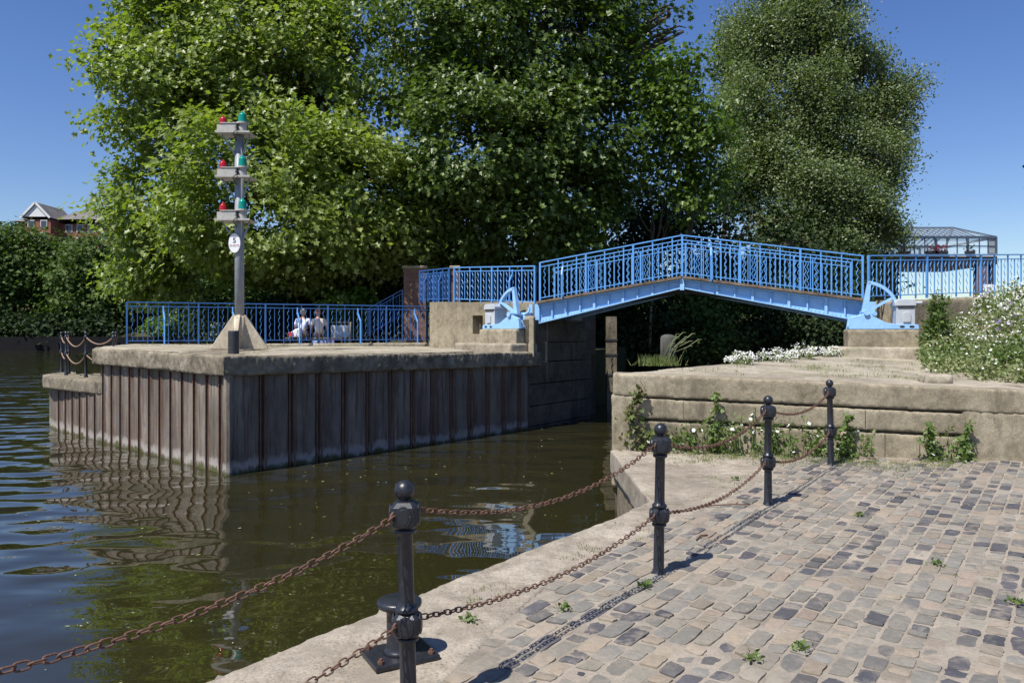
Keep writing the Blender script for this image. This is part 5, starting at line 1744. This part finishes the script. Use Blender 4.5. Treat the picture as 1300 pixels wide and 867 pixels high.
# frame and glazing
X0, X1 = QX(1112), QX(1261); zs, ze, zr = QZ(322), QZ(302), QZ(283)
XR = QX(1238)
mb = MB()
for yy in (D2 - .25, D2 + DEP):
    mb.bar((X0, yy, ze), (X1, yy, ze), .12, .14)
    mb.bar((X0, yy, (zs + ze) / 2 - .05), (X1, yy, (zs + ze) / 2 - .05), .05, .05)
    for k, px in enumerate((1112, 1131, 1145, 1158, 1171, 1185, 1199, 1212, 1225, 1240, 1251, 1261)):
        mb.bar((QX(px), yy, zs - .1), (QX(px), yy, ze), .11 if k % 3 == 2 else .05)
for x in (X0, X1):
    mb.bar((x, D2 - .25, ze), (x, D2 + DEP, ze), .12)
ym = D2 + DEP * .45
mb.bar((X0 + 1, ym, zr), (XR, ym, zr), .12, .12)
for yy in (D2 - .25, D2 + DEP):
    mb.bar((X1, yy, ze), (XR, ym, zr), .1, .12)
    for k in range(15):
        x = X0 + 1 + (XR - X0 - 1) * k / 14
        mb.bar((x, yy, ze), (x, ym, zr), .045, .06)
mb.build('frame', M['frame'], cr_)
g_ = MB()
g_.box(((X0 + X1) / 2, D2 - .24, (zs + ze) / 2), (X1 - X0 - .05, .012, ze - zs))
g_.box(((X0 + X1) / 2, D2 + DEP - .01, (zs + ze) / 2), (X1 - X0 - .05, .012, ze - zs))
g_.add([(X0 + 1, D2 - .25, ze + .03), (X1, D2 - .25, ze + .03), (XR, ym, zr + .02), (X0 + 1, ym, zr + .02)], [(0, 1, 2, 3)])
g_.add([(X0 + 1, D2 + DEP, ze + .03), (X1, D2 + DEP, ze + .03), (XR, ym, zr + .02), (X0 + 1, ym, zr + .02)], [(0, 1, 2, 3)])
g_.add([(X1, D2 - .25, ze + .03), (X1, D2 + DEP, ze + .03), (XR, ym, zr + .02)], [(0, 1, 2)])
g_.build('glazing', M['glass'], cr_)
for px, wd_ in ((1144, .5), (1178, .6), (1190, .7), (1226, .5)):
    fb = MB().box((QX(px), D2 - .4, QZ(321.5)), (wd_, .2, .16)).build('flower_box', M['dark'], cr_)
    k = 30
    pts_ = np.array([(QX(px) + random.uniform(-wd_, wd_) * .5, D2 - .42 + random.gauss(0, .08), QZ(321) + random.uniform(.05, .42)) for _ in range(k)])
    leaves('flowers', pts_, nrm(rng.normal(size=(k, 3))), .15, M['redpetal'] if px != 1226 else M['leaf_dark'], fb, 'oval')
MB().box((QX(1114), D2 + DEP / 2, (QZ(318) + 1) / 2), (.9, DEP, QZ(318) - 1)).build('side_wall', M['brick'], cr_)


# ------------------------------------------------------------------ wild plants
def weed(name, c, r, h, nleaf, label, mat='leaf_weed', size=.06, nfl=0, fsize=.05, fmat='petal', cat='plant', group=None, spread=1.0, kind='oval', ztop=.85, yr=None):
    """stems rising from a patch, small leaves along them, flower discs near the tops"""
    c = Vector(c); t = thing(name, c, label, cat, group)
    ns = max(6, int(nleaf / 22)); yr = yr or r
    mb = MB(); P_, O_, F_ = [], [], []
    for k in range(ns):
        a = random.uniform(0, 6.283); q = math.sqrt(random.random())
        b = c + Vector((math.cos(a) * r * q, math.sin(a) * yr * q, -.02))
        hh = h * random.uniform(.55, 1.08) * (1 - .45 * q * q)
        tip_ = b + Vector((math.cos(a) * r * .3 * random.random() * spread + random.gauss(0, .06) * h, math.sin(a) * yr * .3 * random.random() * spread + random.gauss(0, .06) * h, hh))
        pa = wobble_path(b, tip_, 4, .05 * h)
        mb.tube(pa, [.006, .005, .0045, .004, .003], 4, False)
        m_ = nleaf // ns
        for j in range(m_):
            f = random.uniform(.05, 1) ** .8
            p = pa[min(3, int(f * 4))].lerp(pa[min(4, int(f * 4) + 1)], (f * 4) % 1)
            o_ = Vector((random.gauss(0, 1), random.gauss(0, 1), random.gauss(.2, .4))).normalized()
            P_.append(p + o_ * random.uniform(.0, .06 + .1 * r)); O_.append(o_)
        for j in range(int(nfl / ns + random.random())):
            f = random.uniform(ztop - .25, 1.05)
            p = pa[0].lerp(pa[4], f) + Vector((random.gauss(0, .05), random.gauss(0, .05), random.gauss(0, .03)))
            if nfl > 60:
                q = p + Vector((0, 0, random.uniform(0, .06) * h))
                for _ in range(5):
                    F_.append(q + Vector((random.gauss(0, .035), random.gauss(0, .035), random.gauss(0, .012))))
            else:
                F_.append(p)
    mb.build('stem', M['leaf_weed'], t)
    leaves('foliage', np.array(P_), np.array(O_), size, M[mat], t, kind, up=.5, jitter=.9, droop=.0)
    if F_:
        fb = MB()
        for p in F_:
            n_ = Vector((random.gauss(0, .45), random.gauss(-.45, .4), random.uniform(.4, 1))).normalized()
            e = n_.orthogonal().normalized(); g = n_.cross(e)
            s_ = fsize * random.uniform(.6, 1.2) * .5
            vs = [p + n_ * .004] + [p + (e * math.cos(k * 1.0472) + g * math.sin(k * 1.0472)) * s_ * random.uniform(.8, 1.1) for k in range(6)]
            fb.add(vs, [(0, 1 + k, 1 + (k + 1) % 6) for k in range(6)])
        fb.build('blossom', M[fmat], t)
    return t


def on_wall_foot(px):
    k = (px - 650) / 1000; y = (10.36 + 1.45 * .181) / (1 + .181 * k); x = k * y
    return Vector((x, y - .12, zq(x, y)))


for i, (px, r, h, n, nf, lab) in enumerate((
    (838, .25, .32, 260, 4, 'small leafy weed at the wall foot behind the second post'),
    (895, .34, .55, 700, 16, 'leafy white flowered weed at the wall foot between the second and third posts'),
    (945, .36, .62, 800, 26, 'tall white flowered weed at the wall foot just left of the third post'),
    (1000, .36, .55, 760, 26, 'bushy white flowered weed at the wall foot just right of the third post'),
    (1042, .28, .45, 420, 10, 'white flowered weed at the wall foot just left of the wall post'),
    (1080, .24, .5, 420, 6, 'leafy weed climbing the wall foot right of the wall post'),
    (1198, .22, .42, 520, 0, 'dense green nettle clump alone at the wall foot on the right'))):
    p = on_wall_foot(px)
    weed('wall_weed', p, r, h, int(n * .48), lab, 'leaf_weed', .055, nf // 2 + 1, .055, group='weeds along the wall foot', yr=.16)
for i, (px, y0, y1, lab) in enumerate(((806, 490, 575, 'ragged ivy strand hanging down the left end of the wall'), (905, 502, 570, 'thin ivy strand on the wall above the middle weeds'), (1070, 528, 585, 'thin leafy strand on the wall beside the post at the wall'), (1178, 534, 585, 'leafy strand climbing left of the nettle clump'), (1222, 540, 585, 'leafy strand climbing right of the nettle clump'))):
    b = on_wall_foot(px); dd = b.y + .06
    t = thing('ivy_strand', P(px, y1, dd), lab, 'ivy', 'ivy strands on the wall')
    pts_, out_ = [], []
    mb = MB()
    pa = [P(px + 5 * math.sin(k * 1.1), y1 + (y0 - y1) * k / 8, dd) for k in range(9)]
    mb.tube(pa, .007, 5); mb.build('stem', M['timber'], t)
    nl = 120 if i == 0 else 60
    for k in range(nl):
        f = random.random(); p = pa[min(7, int(f * 8))].lerp(pa[min(8, int(f * 8) + 1)], (f * 8) % 1)
        wd_ = (.07 if i == 0 else .045) * (1.6 - f)
        pts_.append(p + Vector((random.gauss(0, wd_), -random.uniform(.01, .06), random.gauss(0, .03)))); out_.append((random.gauss(0, .4), -1, random.gauss(0, .3)))
    if i == 0:
        for k in range(60):
            p = P(random.gauss(836, 18), random.gauss(552, 6), dd); pts_.append(p + Vector((0, -random.uniform(.02, .08), 0))); out_.append((0, -1, 0))
    leaves('foliage', np.array(pts_), nrm(np.array(out_, float)), .085, M['leaf_brown' if i == 0 else 'leaf_weed'], t, 'plane')

# white flowers along the lock edge of the right platform
for i, (f, r, lab) in enumerate(((.36, .2, 'small white flower clump on the lock edge nearest the grey mooring post'), (.5, .3, 'low white flower clump on the lock edge, second from the mooring post'), (.64, .36, 'broad white flower clump midway along the lock edge of the right platform'), (.8, .2, 'small white flower clump on the lock edge close to the plinth step'))):
    p = RL1.lerp(RL2, f) + Vector((.12, .0, 0)); p.z = zpr(p.x, p.y)
    weed('edge_flowers', p, r, .26, 260, lab, 'leaf_grey', .05, int(60 * r) + 61, .03, group='white flower clumps on the lock edge', ztop=.8, cat='flowers')
gt_ = P(838, 466, 12.4); gt_.z = zpr(gt_.x, gt_.y)
t = thing('grass_tuft', gt_, 'green grass tuft with long bent seed stalks at the foot of the mooring post', 'grass tuft')
mb = MB()
for k in range(260):
    b = gt_ + Vector((random.gauss(0, .16), random.gauss(0, .1), 0)); hgt = random.uniform(.08, .2)
    l_ = Vector((random.gauss(0, .06), random.gauss(0, .05), hgt)); s_ = .008
    mb.add([b - Vector((s_, 0, 0)), b + Vector((s_, 0, 0)), b + l_], [(0, 1, 2)])
mb.build('blades', M['grass'], t)
mb = MB()
for k in range(16):
    b = gt_ + Vector((random.gauss(.1, .07), random.gauss(-.05, .05), 0)); e = b + Vector((random.uniform(.08, .42), random.gauss(0, .08), random.uniform(.3, .55)))
    pa = [b, b.lerp(e, .5) + Vector((-.04, 0, .06)), e, e + Vector((.05, 0, .0))]
    mb.tube(pa, [.004, .003, .006, .003], 4, False)
mb.build('seed_stalk', M['leaf_grey'], t)

# flowery bank on the right
def bankz(x, y):
    x0 = 6.7 + .34 * (y - 11)
    tx = max(0, min(1, (x - x0) / 2.0)); ty = max(0, min(1, (y - 10.4) / 6.5))
    return zpr(x, y) - .03 + 1.1 * (tx * tx * (3 - 2 * tx)) * (.35 * max(0, min(1, (y - 10.7) / 1.1)) + .65 * ty) + .05 * mnoise.noise(Vector((x * 1.6, y * 1.6, 1)))
struct(grid('flower_bank', 6.2, 17, 10.2, 19.6, 60, 50, bankz, M['soil'], lambda x, y: x > 6.3 + .34 * (y - 11)))
bl = [
    (7.05, 11.3, .42, .5, 'low sprawling white flowered plants at the front of the bank by the right edge'),
    (7.75, 11.9, .5, .62, 'grey green white flowered plants at the right edge of the view low on the bank'),
    (7.25, 12.5, .45, .6, 'white flowered plants at the near left corner of the flower bank'),
    (8.3, 12.9, .6, .8, 'tall white flowered plants near the right edge in front of the violet spikes'),
    (7.8, 13.6, .55, .75, 'white flowered plants low on the left flank of the bank'),
    (9.2, 14.0, .6, .9, 'tall daisy like plants at the right edge halfway up the bank'),
    (8.4, 14.7, .55, .8, 'white flowered plants midway up the left flank of the bank'),
    (9.9, 15.2, .65, .95, 'dense drift of white flowers upper right below the railing'),
    (9.1, 15.9, .55, .85, 'white flowered plants in the middle of the upper bank'),
    (10.6, 16.5, .65, .95, 'brightest drift of white flowers high on the bank under the notice'),
    (9.6, 16.9, .5, .75, 'white flowered plants under the middle of the right railing'),
    (9.2, 17.3, .35, .55, 'thin pale weeds beside the conical shrub at the foot of the stone wall'),
    (11.6, 17.6, .7, .9, 'white flowered plants behind the drift at the right edge')]
for i, (x, y, r, h, lab) in enumerate(bl):
    weed('wildflowers', (x, y, bankz(x, y)), r * 1.15, h * .82, int(1500 * r + 300), lab, ('leaf_grey', 'leaf_weed')[i % 3 == 1], .075, int((150, 130, 110, 170, 150, 210, 160, 330, 190, 420, 150, 20, 260)[i] * .36), .036, group='white wildflowers on the right bank', cat='flowers', ztop=.78)
weed('violet_spikes', (8.6, 13.5, bankz(8.6, 13.5)), .3, .95, 160, 'few violet flower spikes among the white flowers on the bank', 'leaf_grey', .06, 40, .05, 'violet', cat='flowers', ztop=.95)
csp = P(1189, 440, 15.6); csp.z = zpr(csp.x, csp.y)
weed('conical_shrub', csp, .27, 1.5, 2000, 'dark green narrow conical shrub between the right gear plinth and the white flowers', 'leaf_far', .085, 0, cat='shrub', spread=-2.2)
weed('conical_shrub', csp + Vector((.42, -.3, 0)), .3, .5, 500, 'low green sprawl of leaves at the right foot of the conical shrub', 'leaf_weed', .075, 12, .05, cat='shrub')
iv = P(453, 482, 16.1)
t = thing('wall_fern', iv, 'tiny bright green fern growing out of the dark piling of the left platform', 'fern')
pts_ = np.array([iv + Vector((random.gauss(0, .05), -.05 + random.gauss(0, .03), random.gauss(0, .1))) for k in range(40)])
leaves('fronds', pts_, nrm(rng.normal(size=(40, 3))), .09, M['leaf_lime'], t)

# weeds among the setts: a few tufts one can pick out
wl = [(596, 790, 'green dandelion tuft on the quay strip right of the flat topped bollard'), (716, 775, 'small weed tuft on the strip below the middle of the lower chain'), (820, 745, 'weed tuft in the joints just left of the second post'),
      (955, 838, 'green weed tuft among dark setts at the bottom of the view'), (1018, 826, 'dry grass tuft among setts right of the bottom weed'), (1090, 655, 'pale grass tuft among setts below the wall post'), (1188, 718, 'green tuft between two dark setts on the right'), (935, 610, 'grass tuft on the dusty strip left of the third post'), (1290, 768, 'tuft among setts at the right edge')]
for px, py, lab in wl:
    p = gnd(px, py)
    t = thing('weed_tuft', p, lab, 'weed', 'weed tufts among the setts')
    k = 26
    pts_ = np.array([p + Vector((random.gauss(0, .022), random.gauss(0, .022), random.uniform(0, .01))) for _ in range(k)])
    o_ = rng.normal(size=(k, 3)); o_[:, 2] = np.abs(o_[:, 2]) * .5
    leaves('foliage', pts_, nrm(o_), .036, M['leaf_weed'], t, 'oval', droop=-.3)

# thin grass: dusty strip, wall foot, platform cracks
mb = MB()
def blades(p, n, s, h):
    for k in range(n):
        b = p + Vector((random.gauss(0, s), random.gauss(0, s), -.005)); hh = h * random.uniform(.4, 1.1)
        l_ = Vector((random.gauss(0, .4) * hh, random.gauss(0, .4) * hh, hh)); a = random.uniform(0, 3.14); e = Vector((math.cos(a), math.sin(a), 0)) * .004
        mb.add([b - e, b + e, b + l_], [(0, 1, 2)])
for k in range(150):                               # edge of the strip beside the setts
    s_ = random.uniform(1.2, 7.6); off_ = -.56 + random.gauss(0, .09)
    p = A0 + U * s_ + Nn * off_
    if mnoise.noise(Vector((s_ * 1.3, 2, 0))) > -.08:
        p.z = zq(p.x, p.y); blades(p, 9, .03, .03)
for k in range(520):                               # dusty corner and wall foot
    x = random.uniform(1.8, 5.2); y = wall_y(x) - abs(random.gauss(0, .42)) - .05
    if mnoise.noise(Vector((x * 1.8, y * 1.8, 7))) > -.12 - max(0, .3 - (wall_y(x) - y)):
        blades(Vector((x, y, zq(x, y))), 9, .045, .05)
for k in range(260):                               # joints of the setts
    s_ = random.uniform(-1, 8); off_ = random.uniform(-.3, 6)
    p = A0 + U * s_ + Nn * off_
    if mnoise.noise(Vector((p.x * 1.1, p.y * 1.1, 11))) > .28 and p.y < wall_y(p.x) - .1:
        p.z = zq(p.x, p.y); blades(p, 6, .02, .022)
for k in range(420):                               # right platform
    y = random.uniform(10.7, 16); x = random.uniform(1.8, 8.5)
    if x > RL1.x + (y - RL1.y) * .81 + .15 and y > wall_y(x) + .1 and mnoise.noise(Vector((x * .9, y * 1.3, 21))) > .08:
        blades(Vector((x, y, zpr(x, y) + .01)), 8, .05, .06)
for k in range(160):                               # left platform
    s_ = random.uniform(.3, 7.5); p = rl0 + u_ * s_ - n_ * random.uniform(.2, 2.6)
    if mnoise.noise(Vector((p.x * .8, p.y * .8, 31))) > .05 and not (mp.x - .7 < p.x < mp.x + .7 and p.y < mp.y - 1):
        blades(Vector((p.x, p.y, zpl(p.x, p.y) + .04)), 8, .06, .05)
o = mb.build('grass', M['grass']); o['kind'] = 'stuff'

# scraps drifting on the water
mb = MB()
for k in range(620):
    d = random.uniform(3.5, 20) ** 1.0; x = random.uniform(-7, 2.5) * (d / 10 + .4)
    if x > 1.0 or mnoise.noise(Vector((x * .5, d * .5, 41))) < -.15: continue
    s_ = random.uniform(.008, .026) * (.6 + d / 16); a = random.uniform(0, 6.28)
    e = Vector((math.cos(a), math.sin(a), 0)) * s_; f = Vector((-e.y, e.x, 0)) * random.uniform(.3, .7)
    c = Vector((x, d, WZ + .012))
    mb.add([c - e, c + f, c + e + Vector((0, 0, .004)), c - f], [(0, 1, 2, 3)])
o = mb.build('floating_leaves', M['float']); o['kind'] = 'stuff'
